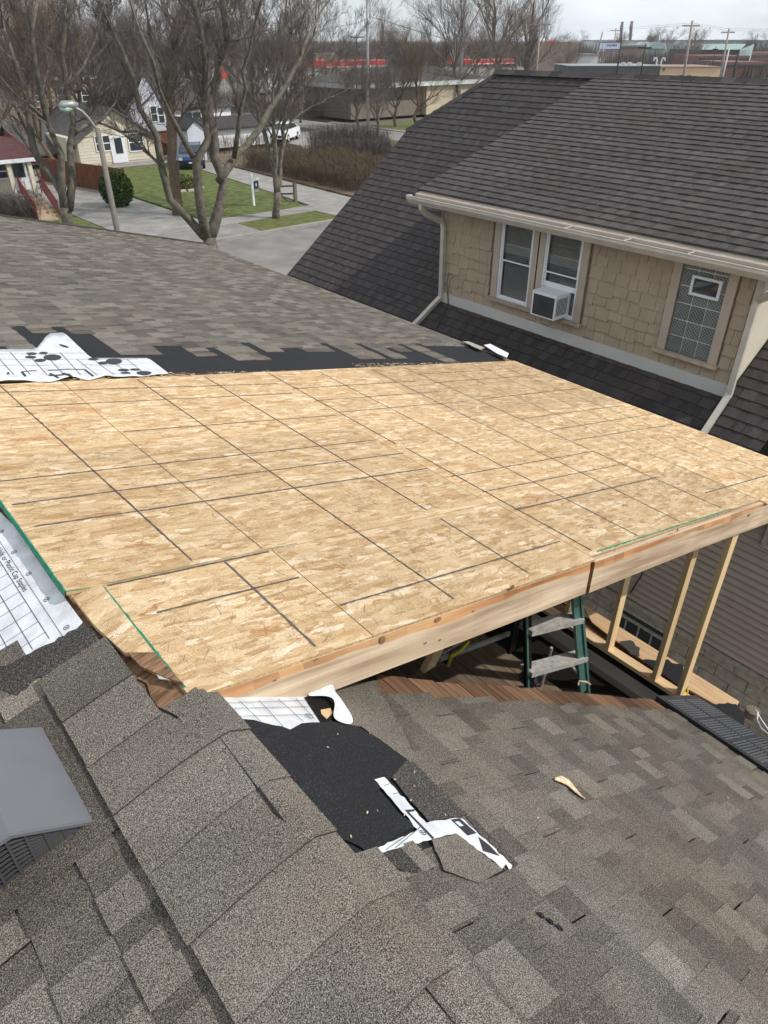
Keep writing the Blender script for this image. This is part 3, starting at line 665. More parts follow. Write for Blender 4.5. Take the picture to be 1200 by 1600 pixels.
def text(body,size,loc,xdir,ydir,parent,m='ink',ext=0.0):
    cu=bpy.data.curves.new('t','FONT'); cu.body=body; cu.size=size; cu.extrude=ext; ob=bpy.data.objects.new('t',cu); C.objects.link(ob)
    dg=bpy.context.evaluated_depsgraph_get(); me=bpy.data.meshes.new_from_object(ob.evaluated_get(dg)); bpy.data.objects.remove(ob)
    X=Vector(xdir).normalized(); Y=Vector(ydir).normalized(); Z=X.cross(Y); L=Vector(loc)
    for v_ in me.vertices: v_.co=L+X*v_.co.x+Y*v_.co.y+Z*v_.co.z
    me.materials.clear(); me.materials.append(M[m]); o=bpy.data.objects.new('printed_text' if m=='ink' else 'lettering',me); C.objects.link(o)
    o.parent=parent; o.matrix_parent_inverse=Matrix.Translation(-parent.location)
    return o
# text runs along -Y (down the picture)
text('Plastic Cap Nails or Plastic Cap Staples',.030,pl(.272,2.80,.0058),(0,-1,0),(.973,0,.229),house)
text('Plastic Cap Nails',.030,pl(.272,3.4,.0058),(0,-1,0),(.973,0,.229),house)
# tar / granule tabs at lower end of that membrane
sheet('roofing_felt',rough([(0,1043),(12,1043),(40,1027),(88,1005),(108,990),(122,985),(132,975),(150,990),(163,1010),(183,1022),(160,1045),(60,1060),(30,1090),(-40,1060)],2,21,8),.0095,'feltg',.004,onL,label='dark granule strip bordering the white membrane')
# jagged crack beside the ridge
mb=MB(); cr=[(218,1068),(232,1075),(238,1095),(250,1112),(268,1120),(283,1128)]
pp=[onL(u,v,.022) for u,v in cr]
for a,c in zip(pp,pp[1:]):
    s_=(c-a).normalized().cross(Vector((0,0,1)))*.0035; mb.face([a-s_,a+s_,c+s_,c-s_],'dark')
mb.build('crack',house)
# --- white printed membrane beyond the deck, with paw-like prints ---
def onD(u,v,h): p=onplane(u,v,-1.6,-.25,XR); return deck(p.x,p.y,h)
sheet('roofing_felt',[(-40,515),(170,488),(420,535),(560,515),(700,528),(775,552),(794,563),(600,573),(300,588),(-40,602)],DH+.012,'felt',.004,onD,label='black felt band between the torn shingles and the board deck')
fr=[]
r=random.Random(4)
edge=[(262,585),(230,588),(200,591),(178,592),(165,588),(150,592),(138,596),(115,591),(95,595),(80,599),(60,597),(30,597),(0,598),(-40,600)]
top=[(-40,547),(0,547),(45,546),(58,546),(58,541),(88,540),(72,523),(100,520),(142,560),(232,560)]
mb=MB(); NX,NY=46,8
import bisect
def interp(pts,u):
    pts=sorted(pts); xs=[p[0] for p in pts]; k=min(max(bisect.bisect(xs,u),1),len(xs)-1); a,b2=pts[k-1],pts[k]; q=(u-a[0])/((b2[0]-a[0]) or 1); return a[1]+(b2[1]-a[1])*q
topf=[(-40,547),(57,546),(60,541),(70,530),(74,522),(100,520),(142,560),(232,560),(262,583)]
gv=[]
for i in range(NX+1):
    u=-40+302*i/NX; t0=interp(topf,u); e0=interp(edge,u); row=[]
    for j in range(NY+1):
        q=j/NY; v=t0+(e0-t0)*q; row.append(onD(u,v,.004+DH*.0+q**4*(.006+.0055*math.sin(u*.075)+.002*math.sin(u*.19))*(1 if e0-t0>12 else .2)))
    gv.append(row)
for i in range(NX):
    for j in range(NY): mb.face([gv[i][j+1],gv[i+1][j+1],gv[i+1][j],gv[i][j]],'sheet')
o=mb.build('underlayment',house,smooth=True,label='white membrane printed with dark paw shapes'); o.modifiers.new('w','WELD').merge_threshold=.0005; o.modifiers.new('s','SOLIDIFY').thickness=.0012
def onDs(u,v,h):      # follows the rippled sheet
    t0=interp(topf,u); e0=interp(edge,u); q=max(0,min(1,(v-t0)/max(1,e0-t0))); return onD(u,v,.004+q**4*(.006+.0055*math.sin(u*.075)+.002*math.sin(u*.19))*(1 if e0-t0>12 else .2)+h)
def blob(u,v,ru,rv,ang=0):
    mb=MB(); n=14; mb.face([onDs(u+ru*math.cos(2*PI*k/n)*math.cos(ang)-rv*math.sin(2*PI*k/n)*math.sin(ang),v-(ru*math.cos(2*PI*k/n)*math.sin(ang)+rv*math.sin(2*PI*k/n)*math.cos(ang)),.004) for k in range(n)],'ink'); mb.build('printed_mark',house)
for a in [(82,560,14,4.6),(50,554,8,1.8),(48,559.5,9,1.8),(68,553,7,1.6),(63,564.5,9,2.2),(178,566,13,4.5),(146,562.5,8,1.7),(161,568.5,8,2),(225,584.5,12,3.2),(193,580,9,2),(211,579,8,1.6),(196,585,8,1.6),(100,542,8,1.3,-.3),(13,586,2,2)]: blob(*a)
def sline(u0,v0,u1,v1,w_=.006,mt='ink'):
    mb=MB(); n=8; pa=None
    for k in range(n+1):
        q=k/n; p=onDs(u0+(u1-u0)*q,v0+(v1-v0)*q,.004); d=Vector((.7,.7,0))
        dv=onDs(u0+(u1-u0)*min(1,q+.05),v0+(v1-v0)*min(1,q+.05),.004)-onDs(u0+(u1-u0)*(q-.05),v0+(v1-v0)*(q-.05),.004)
        s_=dv.normalized().cross(Vector((0,0,1)))*w_/2
        c=(p-s_,p+s_)
        if pa: mb.face([pa[0],pa[1],c[1],c[0]],mt)
        pa=c
    return mb
for a in [(34,583,58,580,.012),(75,580.5,132,579,.012),(132,579,146,590,.014),(34,583,40,591,.014),(76,589,110,589,.02),(78,585.5,92,594,.014),(98,586.5,112,593,.02)]: sline(*a).build('printed_mark',house)
for k in range(9): sline(-10+k*26,560-(8 if k<5 else -3),22+k*26,588,.0035).build('printed_grid',house)
for v_ in (555,564,573): sline(-30,v_,(132 if v_<560 else 215),v_-2,.0035).build('printed_grid',house)
# metal flashing scrap at the far eave corner
sheet('flashing_scrap',[(755,543),(765,541),(794,556),(791,563),(775,556)],.03,'white',.002,onD)
sheet('flashing_scrap',[(722,536),(732,536),(757,546),(750,549)],.02,'alu',.002,onD)

# --- attic vent on the left slope ---
vent=MB(); A=Vector((.125,1.31,-1.672)); B_=Vector((.125,1.70,-1.672)); Cc=Vector((-.05,1.31,-1.555)); Dd=Vector((-.05,1.70,-1.555)); E1=Vector((-.36,1.31,-1.60)); E2=Vector((-.36,1.70,-1.60))
vent.prism([A,B_,Dd,Cc][::-1],(0,0,-.004),'vent'); vent.prism([Cc,Dd,E2,E1][::-1],(0,0,-.004),'vent')
vent.prism([A+Vector((.0,-.006,0)),Cc+Vector((0,-.006,0)),Cc+Vector((0,-.006,-.012)),A+Vector((0,-.006,-.012))],(0,.005,0),'vent')
vent.prism([Cc+Vector((0,-.006,0)),E1+Vector((0,-.006,0)),E1+Vector((0,-.006,-.012)),Cc+Vector((0,-.006,-.012))],(0,.005,0),'vent')
vent.prism([B_,Dd,Dd-Vector((0,0,.18)),B_-Vector((0,0,.05))],(0,-.004,0),'vent'); vent.prism([Dd,E2,E2-Vector((0,0,.2)),Dd-Vector((0,0,.2))],(0,-.004,0),'vent')
vo=vent.build('roof_vent',house)
fl_=MB(); fl_.prism([pl(-.42,1.24,.016),pl(.19,1.24,.016),pl(.19,1.80,.016),pl(-.42,1.80,.016)],(0,0,-.002),'own',.6); fl_.build('vent_flange',house)
def vy(x,f): # point on the grille wall; f 0 at roof, 1 at hood
    zb=pl(x,0,.016).z; zt_=(A.z+(Cc.z-A.z)*(A.x-x)/(A.x-Cc.x)) if x>Cc.x else (Cc.z+(E1.z-Cc.z)*(Cc.x-x)/(Cc.x-E1.x)); return zb+(zt_-.012-zb)*f
gr=MB(); 
for k in range(12):
    x0=-.34+k*.039; gr.box((x0,1.312,vy(x0,0)),(x0+.006,1.322,vy(x0+.003,1)),'ventd')
    n=9
    for j in range(n):
        xa,xb=x0+.006,min(x0+.039,.115)
        if xb<=xa: continue
        za=vy(xa,(j+.3)/n); zb_=vy(xb,(j+.3)/n); gr.hexa([(xa,1.313,za),(xb,1.313,zb_),(xb,1.319,zb_+.001),(xa,1.319,za+.001),(xa,1.313,za+.0035),(xb,1.313,zb_+.0035),(xb,1.319,zb_+.0045),(xa,1.319,za+.0045)],'ventd')
grO=gr.build('vent_grille',house)
bk=MB(); bk.prism([(-.35,1.36,vy(-.35,0)),(.12,1.36,vy(.12,0)),(.12,1.36,vy(.12,1)),(-.05,1.36,vy(-.05,1)),(-.35,1.36,vy(-.35,1))],(0,.01,0),'dark'); bk.build('vent_recess_shade',house)  # dark plate stands in for shade in the recess behind the grille

# --- black slotted gutter guard along the eave ---
ga,gb,gc,gd=Vector(onB(1043,1108,.05)),Vector(onB(1090,1086,.05)),None,None
# rectangle on the slope
gx0,gx1=3.62,4.36; gy1=1.33
mb=MB()
def gp(x,y,h=0): return pb(x,y,.035+h)
nseg=9; seg=.235
for k in range(nseg):
    y1=gy1-k*seg; y0=y1-seg
    # frame bars
    mb.prism([gp(gx0,y0),gp(gx1,y0),gp(gx1,y0+.022),gp(gx0,y0+.022)],(0,0,-.012),'black')
    for xx in (gx0,gx1-.03,(gx0+gx1)/2-.012):
        mb.prism([gp(xx,y0+.022),gp(xx+.03,y0+.022),gp(xx+.03,y1),gp(xx,y1)],(0,0,-.012),'black')
mb.prism([gp(gx0,gy1),gp(gx1,gy1),gp(gx1,gy1+.05),gp(gx0,gy1+.05)],(0,0,-.012),'black')
mb.prism([gp(gx0-.012,gy1-nseg*seg),gp(gx0,gy1-nseg*seg),gp(gx0,gy1+.05),gp(gx0-.012,gy1+.05)],(0,0,-.045),'black')
mb.prism([gp(gx1,gy1-nseg*seg),gp(gx1+.012,gy1-nseg*seg),gp(gx1+.012,gy1+.05),gp(gx1,gy1+.05)],(0,0,-.045),'black')
mb.build('gutter_guard',house)
for k in range(nseg):
    y1=gy1-k*seg; y0=y1-seg+.022; mb=MB()
    ns=9
    for j in range(ns):
        ya=y0+(y1-y0)*(j+.2)/ns; yb_=ya+.0125
        for (xa,xb) in ((gx0+.03,(gx0+gx1)/2-.012),((gx0+gx1)/2+.018,gx1-.03)):
            mb.prism([gp(xa,ya,.004),gp(xb,ya,.004),gp(xb,yb_,.004),gp(xa,yb_,.004)],(0,0,-.010),'louvre')
    mb.build('guard_louvre',house)
sheet('guard_backing',[(0,0)],0,'dark',.001,lambda u,v,h:Vector((0,0,0))) if False else None
b=MB(); b.prism([gp(gx0,gy1-nseg*seg,-.03),gp(gx1,gy1-nseg*seg,-.03),gp(gx1,gy1,-.03),gp(gx0,gy1,-.03)],(0,0,-.003),'dark'); b.build('guard_backing',house)
b=MB(); b.box((4.30,-3,-4.56),(4.42,1.30,-4.42),'gutter'); b.build('eave_fascia',house)
# old lower eave outside the knee wall and plywood board lying on it
b=MB(); b.box((4.45,1.35,-4.66),(4.72,4.9,-4.56),'dark'); b.build('old_eave',house)
for k in range(4):
    b=MB(); x=4.452+k*.062; b.box((x,1.34+rnd.uniform(0,.06),-4.555),(x+.055,4.85,-4.54-k*.004),'charred',rnd.uniform(.4,.8)); b.build('eave_board',house)
P=[onplane(u,v,-4.5) for u,v in ((908,942),(1155,1096),(1152,1102),(1140,1100),(1128,1106),(1060,1068),(985,1018),(925,972))]
b=MB(); b.prism(P if True else P,(0,0,-.016),'ply'); b.v=b.v; ob_=b.build('plywood_board',None); tag(ob_,'long ragged plywood board lying outside the stud wall above the side yard','board')
sheet('torn_felt',rough([(968,1002),(985,1000),(1000,1012),(999,1026),(985,1022)],1.5,3,5),-4.47,'feltg',.003,lambda u,v,h:onplane(u,v,h))
sheet('torn_felt',rough([(1003,1032),(1040,1030),(1068,1040),(1070,1062),(1058,1070),(1030,1050)],2,4,5),-4.46,'felt',.003,lambda u,v,h:onplane(u,v,h))
sheet('torn_felt',rough([(1105,1098),(1150,1100),(1163,1112),(1162,1135),(1140,1128)],2,5,5),-4.47,'felt',.003,lambda u,v,h:onplane(u,v,h))
# block at the eave with looped white cable
e0=onplane(1176,1112,-4.55)
t_=thing('cable_bracket',e0,'weathered round block with white looped cable at the right eave','bracket')
b=MB(); b.cyl(e0-Vector((0,0,.05)),e0+Vector((0,0,.02)),.055,'greywood',14); b.build('block',t_)
b=MB(); 
b.tube([onplane(1178,1108,-4.5),onplane(1184,1113,-4.47),onplane(1183,1125,-4.5),onplane(1190,1138,-4.55),onplane(1205,1150,-4.6)],.006,'white',6); b.tube([onplane(1181,1110,-4.49),onplane(1190,1125,-4.48),onplane(1206,1148,-4.58)],.005,'white',6); b.build('cable',t_,smooth=True)
# chalky yellow tie at foot of nearest stud
p0=onplane(1068,1087,-4.36); b=MB(); b.tube([p0+Vector((-.06,.02,.0)),p0+Vector((0,-.03,.015)),p0+Vector((.06,0,.0)),p0+Vector((.10,.02,.0))],.006,'yellow',6); tag(b.build('yellow_tie',smooth=True),'bright yellow tie lying at the foot of the nearest stud','tie')

# ================= STEPLADDER =================
lad=thing('stepladder',(3.5,2.1,-4.45),'green stepladder with pale worn treads standing inside the roof opening','ladder')
def rail(u0,v0,y0,u1,v1,y1,wx,wy,m,par=lad,name='rail'):
    a=onY(u0,v0,y0); c=onY(u1,v1,y1); d=(c-a).normalized(); sx=Vector((wx,0,0)); sy=Vector((0,wy,0)); b=MB()
    b.hexa([c,c+sx,c+sx+sy,c+sy,a,a+sx,a+sx+sy,a+sy],m); return b.build(name,par)
rail(821,935,1.85,822,1075,1.85,.055,.02,'dark'); rail(822,935,1.83,825,1075,1.83,.015,.012,'ladderg',name='rail_flange')
rail(893,905,1.80,908,1085,1.80,.075,.02,'ladderg'); rail(905,905,1.79,920,1085,1.79,.022,.012,'ladderg',name='rail_flange')
for (ua,va,ub,vb) in ((826,983,908,963),(826,1048,914,1024)):
    a=onY(ua,va,1.84); c=onY(ub,vb,1.81); zz=(a.z+c.z)/2
    b=MB(); b.hexa([a+Vector((0,-.03,-.04)),c+Vector((0,-.03,-.04)),c+Vector((0,.07,-.04)),a+Vector((0,.07,-.04)),a+Vector((0,-.03,0)),c+Vector((0,-.03,0)),c+Vector((0,.07,.0)),a+Vector((0,.07,.0))],'alu'); b.build('tread',lad)
b=MB(); b.cyl(onY(893,1040,2.2),onY(915,1068,2.2),.012,'alu',8); b.cyl(onY(862,1012,2.2),onY(845,1075,2.3),.012,'alu',8); b.build('brace',lad)
# items inside the opening
t_=thing('sawhorse',onplane(740,1010,-4.45),'dark metal folding sawhorse with yellow strap on the attic floor','sawhorse')
b=MB()
for a,c,r_ in (((685,1030),(795,990),.022),((690,1022),(740,990),.012)): b.cyl(onY(*a,2.35),onY(*c,2.5),r_,'steel',8)
b.build('cross_bar',t_)
for a,c in (((712,970),(697,1035)),((806,965),(795,1020)),((812,960),(800,1015))):
    b=MB(); b.cyl(onY(*a,2.4),onY(*c,2.4),.02,'dark',6); b.build('leg',t_)
b=MB(); b.tube([onY(700,1040,2.35),onY(705,1025,2.33),onY(718,1018,2.33),onY(732,1003,2.36)],.012,'yellow',6); b.build('strap',t_)
b=MB(); a,c=onY(663,1052,2.0),onY(690,1000,2.1); b.hexa([a,a+Vector((.085,0,0)),a+Vector((.085,.04,0)),a+Vector((0,.04,0)),c,c+Vector((.085,0,0)),c+Vector((.085,.04,0)),c+Vector((0,.04,0))],'stud',.8); tag(b.build('brace_board'),'short pale lumber prop leaning under the fascia left of the sawhorse','board')
b=MB(); c=onplane(836,1052,-4.40); b.hexa([c+Vector(q) for q in ((-.1,-.07,-.05),(.12,-.05,-.05),(.1,.09,-.05),(-.12,.06,-.05),(-.07,-.05,.03),(.07,-.04,.04),(.06,.05,.03),(-.06,.05,.02))],'black'); tag(b.build('tool_bag'),'small black bag on the attic floor beside the ladder foot','bag')
p0=onB(902,1073,.01); b=MB(); b.tube([p0,p0+Vector((.02,.01,.015)),p0+Vector((.05,-.02,.01)),p0+Vector((.06,-.05,.005))],[.006,.004,.008,.003],'splinter',6); tag(b.build('nail_scrap'),'tiny pale scrap on the brown planks below the ladder','scrap')
# pale splinter lying on the shingles
mb=MB(); spn=[(864,1222,3),(872,1224,5),(884,1230,4),(894,1237,7),(903,1243,8),(912,1252,1)]
pr=[]
for k,(u,v,w_) in enumerate(spn): pr.append((onB(u,v-w_*.5,.018+.012*math.sin(k*1.1)),onB(u,v+w_*.5,.016)))
for a,c in zip(pr,pr[1:]): mb.face([a[1],c[1],c[0],a[0]],'splinter')
o=mb.build('wood_splinter'); o.modifiers.new('s','SOLIDIFY').thickness=.004; tag(o,'curled pale wood splinter lying alone on the brown shingles','splinter')
# bits of debris on the roofs
for k in range(30):
    r=rnd.random()*.8; x=rnd.uniform(.7,3.6); y=rnd.uniform(-.4,1.1)
    if r<.55: c=pb(x,y,.014)
    elif r<.8: c=pb(rnd.uniform(.55,1.0),rnd.uniform(.8,1.25),.011)
    else: c=deck(rnd.uniform(1,5.5),rnd.uniform(4.9,5.6),.0)
    s_=rnd.uniform(.0015,.004); mb=MB(); a=rnd.uniform(0,6); mb.hexa([c+Vector((s_*p*math.cos(a)-s_*q*math.sin(a)*.5,s_*p*math.sin(a)+s_*q*.5*math.cos(a),z)) for z in (-.001,.002) for p,q in ((-1,-1),(1,-1),(1,1),(-1,1))],'splinter')
    tag(mb.build('wood_chip'),'tiny pale wood chip scattered on the old roof surface','wood chip','wood chips scattered on the roof')
# bent lifted piece and dark gouge at (850,1440)
mb=MB()
for k in range(9):
    u=838+k*4.6; v=1432+k*3.2; c=onB(u,v,.011); s_=.0045+.003*math.sin(k*2.); mb.hexa([c+Vector(q)*s_ for q in ((-1,-1,-.6),(1,-.8,-.6),(.9,1,-.6),(-1.1,.8,-.6),(-.6,-.7,.5),(.7,-.6,.3),(.5,.7,.6),(-.8,.5,.4))],'felt')
mb.build('torn_edge',house)

# ================= NEIGHBOUR HOUSE =================
nb=thing('neighbor_house',(11,6,-HZ),'beige shingle sided house with dark shingled roof and dormer at right','house')
def nbx(c0,c1,m,name,t=1.0,par=nb): b=MB(); b.box(c0,c1,m,t); return b.build(name,par)
XN=8.0
# roof decks
b=MB(); b.prism([pn(7.15,-4,-.02),pn(7.98,-4,-.02),pn(7.98,11.88,-.02),pn(7.15,11.88,-.02)],(0,0,-.05),'dark'); b.build('roof_deck',nb)
XRN=11.95
b=MB(); b.prism([pn(7.98,8.0,-.02),pn(XRN,8.0,-.02),pn(XRN,10.75,-.02),pn(10.6,11.86,-.02),pn(7.98,11.86,-.02)],(0,0,-.05),'dark'); b.build('roof_deck',nb)
b=MB(); b.prism([pn(7.98,-4,-.02),pn(XRN,-4,-.02),pn(XRN,3.3,-.02),pn(7.98,3.3,-.02)],(0,0,-.05),'dark'); b.build('roof_deck',nb)
DY0,DY1=2.85,8.50
b=MB(); b.prism([pd(7.75,DY0,-.02),pd(XRN,DY0,-.02),pd(XRN,DY1,-.02),pd(7.75,DY1,-.02)],(0,0,-.04),'beige'); b.build('dormer_deck',nb)
# back slopes and end walls so that the house is closed
b=MB(); zr=pn(XRN,0).z
b.prism([(XRN,-4,zr),(XRN+4.7,-4,zr-3.5),(XRN+4.7,11.88,zr-3.5),(XRN,10.75,zr)],(0,0,-.05),'roofd'); b.build('back_roof',nb)
b=MB(); b.prism([(XRN,10.75,zr),(10.6,11.86,pn(10.6,0).z),(13.3,11.86,pn(10.6,0).z)][::-1],(0,0,-.04),'roofd'); b.build('hip_roof',nb)
b=MB(); b.prism([(7.4,11.6,-HZ),(16.5,11.6,-HZ),(16.5,11.6,-4.2),(13.3,11.6,-1.6),(10.6,11.6,-1.6),(7.4,11.6,-4.0)],(0,-.1,0),'vinyl'); b.build('gable_wall',nb)
nbx((7.42,-4,-HZ),(7.5,11.6,-6.42),'found','foundation')
nbx((7.44,-4,-6.42),(7.5,11.6,-4.0),'flatdark','gap_shade_core')  # dark core paints shadow lines into the gaps between siding boards
nbx((7.13,-4,-4.26),(7.16,11.88,-4.14),'gutter','eave_trim')
b=MB(); b.box((7.16,-4,-4.26),(7.44,11.88,-4.245),'beige'); b.build('soffit',nb)
# shingles
items=[]
cN=math.sqrt(1+MS**2); cNd=math.sqrt(1+.33**2); EN=.140
def PN(s,a,h): return pn(XRN-s/cN,-a,h)
# rows numbered from the ridge
nrow=int((XRN-7.15)*cN/EN)
rows_left=[i for i in range(nrow)]
def spanN(i):
    x=XRN-(i+.5)*EN/cN
    ymax=11.9 if x<10.74 else 11.9-(x-10.74)/(XRN-10.74)*1.15
    # left limit: dormer covers Y<DY1 where the dormer roof is above
    if x>8.02: return (-ymax,-8.06)
    return (-ymax,-2.6)
place_roof(nb,PN,range(nrow),spanN,EN,'nbr',items,off=.3,th=.009,tab=.005,tones=(.85,1.2))
place_roof(nb,PN,[i for i in range(nrow) if XRN-(i+.5)*EN/cN>8.02],lambda i:(-3.28,2.0),EN,'nbr',items,off=.3,th=.009,tab=.005,tones=(.85,1.2))
def PDn(s,a,h): return pd(XRN-s/cNd,-a,h)
place_roof(nb,PDn,range(int((XRN-7.72)*cNd/EN)),lambda i:(-DY1-.02,-DY0),EN,'nbr',items,off=.15,th=.012,tab=.006,tones=(1.1,1.5))
emit(nb,items,300)
# ridge and hip caps
def capline(a,bb,wd,n,m='nbr',nm='ridge_cap',side=None):
    a=Vector(a); bb=Vector(bb); d=(bb-a).normalized(); s_=Vector((d.y,-d.x,0)).normalized() if side is None else Vector(side)
    for k in range(n):
        p=a+(bb-a)*k/n; q=a+(bb-a)*(k+1.15)/n; mb=MB(); t=rnd.uniform(.6,1.3); dz=Vector((0,0,-wd*.55)); up=Vector((0,0,.012))
        mb.face([p-s_*wd+dz,p+up,q+Vector((0,0,.006)),q-s_*wd+dz],m,t); mb.face([p+up,p+s_*wd+dz,q+s_*wd+dz,q+Vector((0,0,.006))],m,t)
        mb.face([p-s_*wd+dz-up,p+s_*wd+dz-up,p+s_*wd+dz,p+up,p-s_*wd+dz],m,t*.6)
        mb.build(nm,nb)
capline((XRN,2.2,zr+.03),(XRN,10.8,zr+.03),.13,40)
capline((10.62,11.96,pn(10.62,0).z+.02),(XRN,10.75,zr+.03),.10,10,nm='hip_cap')
b=MB(); b.prism([pn(7.15,11.93,.0),pn(10.66,11.93,.0),pn(10.66,11.87,.0),pn(7.15,11.87,.0)][::-1],(0,0,-.12),'roofd'); b.build('rake_trim',nb)
b=MB(); b.prism([pd(7.74,DY1+.03,.0),pd(XRN,DY1+.03,.0),pd(XRN,DY1,.01),pd(7.74,DY1,.01)][::-1],(0,0,-.05),'roofd'); b.build('rake_trim',nb)
b=MB(); b.prism([pd(7.74,DY0-.02,.01),pd(XRN,DY0-.02,.01),pd(XRN,DY0-.05,.01),pd(7.74,DY0-.05,.01)][::-1],(0,0,-.12),'beigew'); b.build('rake_trim',nb)
# dormer walls
WY0,WY1=3.30,8.12
nbx((XN+.02,WY0+.02,-3.5),(XN+.12,WY1-.02,-1.9),'siding','dormer_wall_core')
b=MB(); b.prism([(XN+.03,WY0,-3.47),(XRN-.3,WY0,-.65),(XN+.03,WY0,-1.88)],(0,.08,0),'creamwall'); b.build('cheek_wall',nb)
b=MB(); b.prism([(XN+.03,WY1-.08,-3.47),(XRN-.3,WY1-.08,-.65),(XN+.03,WY1-.08,-1.88)],(0,.08,0),'siding'); b.build('cheek_wall',nb)
# soffit and frieze
nbx((7.76,DY0,-1.965),(XN+.02,DY1,-1.95),'beige','soffit')
# gutter: K-style trough, open on top
gt=MB(); gx=7.60
prof=[(gx+.17,-1.93),(gx+.17,-2.04),(gx+.05,-2.04),(gx+.02,-2.00),(gx+.0,-1.97),(gx+.0,-1.945),(gx-.005,-1.935),(gx-.005,-1.925),(gx+.012,-1.925)]
for (a,c) in zip(prof,prof[1:]): gt.face([(a[0],DY0-.05,a[1]),(a[0],DY1+.03,a[1]),(c[0],DY1+.03,c[1]),(c[0],DY0-.05,c[1])],'gutter')
gt.face([(gx+.165,DY0-.05,-1.96),(gx+.165,DY1+.03,-1.96),(gx+.012,DY1+.03,-1.96),(gx+.012,DY0-.05,-1.96)],'gutin')
gt.face([(gx+.012,DY0-.05,-1.925),(gx+.012,DY1+.03,-1.925),(gx+.013,DY1+.03,-1.97),(gx+.013,DY0-.05,-1.97)],'gutin')
gt.face([(p[0],DY1+.03,p[1]) for p in prof],'gutter'); gt.face([(p[0],DY0-.05,p[1]) for p in prof],'gutter')
gt.build('gutter',nb)
nbx((gx+.175,DY0-.04,-2.03),(gx+.19,DY1+.02,-1.925),'dark','gutter_shadow_board')  # near-black colour stands in for the shadow below the roof edge
for y in (3.95,4.75,5.6):
    nbx((gx+.0,y,-1.928),(gx+.16,y+.012,-1.920),'gutter','gutter_spike')
# siding shingles on dormer face, around the openings
wins=[(5.40,7.10,-3.25,-1.9),(3.48,4.29,-3.22,-1.9)]
r=random.Random(11); z=-3.34; row=0; rowh=[.155]*9
k=0
while z<-1.97:
    h=.155+r.uniform(-.004,.004); y=WY0-.0-r.uniform(0,.1)
    while y<WY1:
        wd=r.uniform(.10,.25); y0,y1=max(y,WY0+.01),min(y+wd,WY1-.01)
        segs=[(y0,y1)]
        for (a,c,zb,zt2) in wins:
            if z+h*.5>zb:
                ns=[]
                for (p,q) in segs:
                    if q<=a or p>=c: ns.append((p,q))
                    else:
                        if p<a: ns.append((p,a))
                        if q>c: ns.append((c,q))
                segs=ns
        dz=r.uniform(-.024,.024)
        for (p,q) in segs:
            if q-p>.02:
                sk_=r.uniform(-.006,.006); mb=MB(); bt=z+dz; tp=min(z+h+.02,-1.955)
                mb.hexa([(XN-.017,p+.003,bt),(XN+.02,p+.003,bt),(XN+.02,q-.003,bt+sk_),(XN-.017,q-.003,bt+sk_),(XN+.004,p+.002,tp),(XN+.02,p+.002,tp),(XN+.02,q-.002,tp),(XN+.004,q-.002,tp)],'siding'); mb.build('wall_shingle',nb)
        y+=wd
    z+=h; k+=1
nbx((XN-.03,WY0-.02,-3.49),(XN+.03,WY1,-3.33),'skirt','base_trim')
# windows
def window(y0,y1,z0,z1,case=True,zm=None,lowglass=True):
    c=nbx((XN-.035,y0-.11,z0-.0),(XN-.012,y0-.001,z1+.10),'beige','casing'); nbx((XN-.035,y1+.001,z0),(XN-.012,y1+.11,z1+.10),'beige','casing')
    wo=MB(); fr_=.028
    for a in ((y0,y0+fr_,z0,z1),(y1-fr_,y1,z0,z1),(y0+fr_,y1-fr_,z1-fr_,z1),(y0+fr_,y1-fr_,z0,z0+.03)): wo.box((XN-.022,a[0],a[2]),(XN+.02,a[1],a[3]),'white')
    wobj=wo.build('window',nb)
    zm=zm or (z0+z1)/2
    for (za,zb,xo) in ((zm-.015,z1-fr_,0),(z0+.03,zm+.015,.012)):
        s_=MB(); q=.02
        for a in ((y0+fr_,y0+fr_+q,za,zb),(y1-fr_-q,y1-fr_,za,zb),(y0+fr_+q,y1-fr_-q,zb-q,zb),(y0+fr_+q,y1-fr_-q,za,za+q)): s_.box((XN-.012+xo,a[0],a[2]),(XN+.004+xo,a[1],a[3]),'white')
        s_.build('sash',wobj)
        p_=MB(); p_.box((XN+.0+xo,y0+fr_+q,za+q),(XN+.003+xo,y1-fr_-q,zb-q),'glassv'); p_.build('pane',wobj)
    bl=MB(); zz=z0+.05
    while zz<z1-.05:
        bl.hexa([(XN+.035,y0+.05,zz),(XN+.036,y0+.05,zz-.0),(XN+.036,y1-.05,zz),(XN+.035,y1-.05,zz),(XN+.052,y0+.05,zz+.018),(XN+.053,y0+.05,zz+.018),(XN+.053,y1-.05,zz+.018),(XN+.052,y1-.05,zz+.018)],'blind'); zz+=.027
    bl.build('blind',wobj)
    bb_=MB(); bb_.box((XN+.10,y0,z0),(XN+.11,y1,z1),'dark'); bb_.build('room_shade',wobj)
    return wobj
M['glassv']=mat('clear_glass',(.9,.95,.95),.02,.5,var=.01,trans=1.0)
# real wall opening behind windows: recess the core
bpy.data.objects.remove([o for o in bpy.data.objects if o.name.startswith('dormer_wall_core')][0])
for (a,c) in ((WY0+.02,3.60),(4.17,5.53),(6.15,6.36),(6.92,WY1-.02)): nbx((XN+.021,a,-3.5),(XN+.12,c,-1.9),'siding','dormer_wall_core')
for (a,c) in ((3.60,4.17),(5.53,6.15),(6.36,6.92)): nbx((XN+.021,a,-3.5),(XN+.12,c,-3.16),'siding','dormer_wall_core')
w1=window(6.345,6.93,-3.155,-2.05); w2=window(5.545,6.145,-3.155,-2.05)
nbx((XN-.035,6.25,-3.155),(XN-.0125,6.255,-1.97),'beige','casing')
nbx((XN-.07,5.40,-3.20),(XN-.012,7.08,-3.158),'beigew','window_sill')
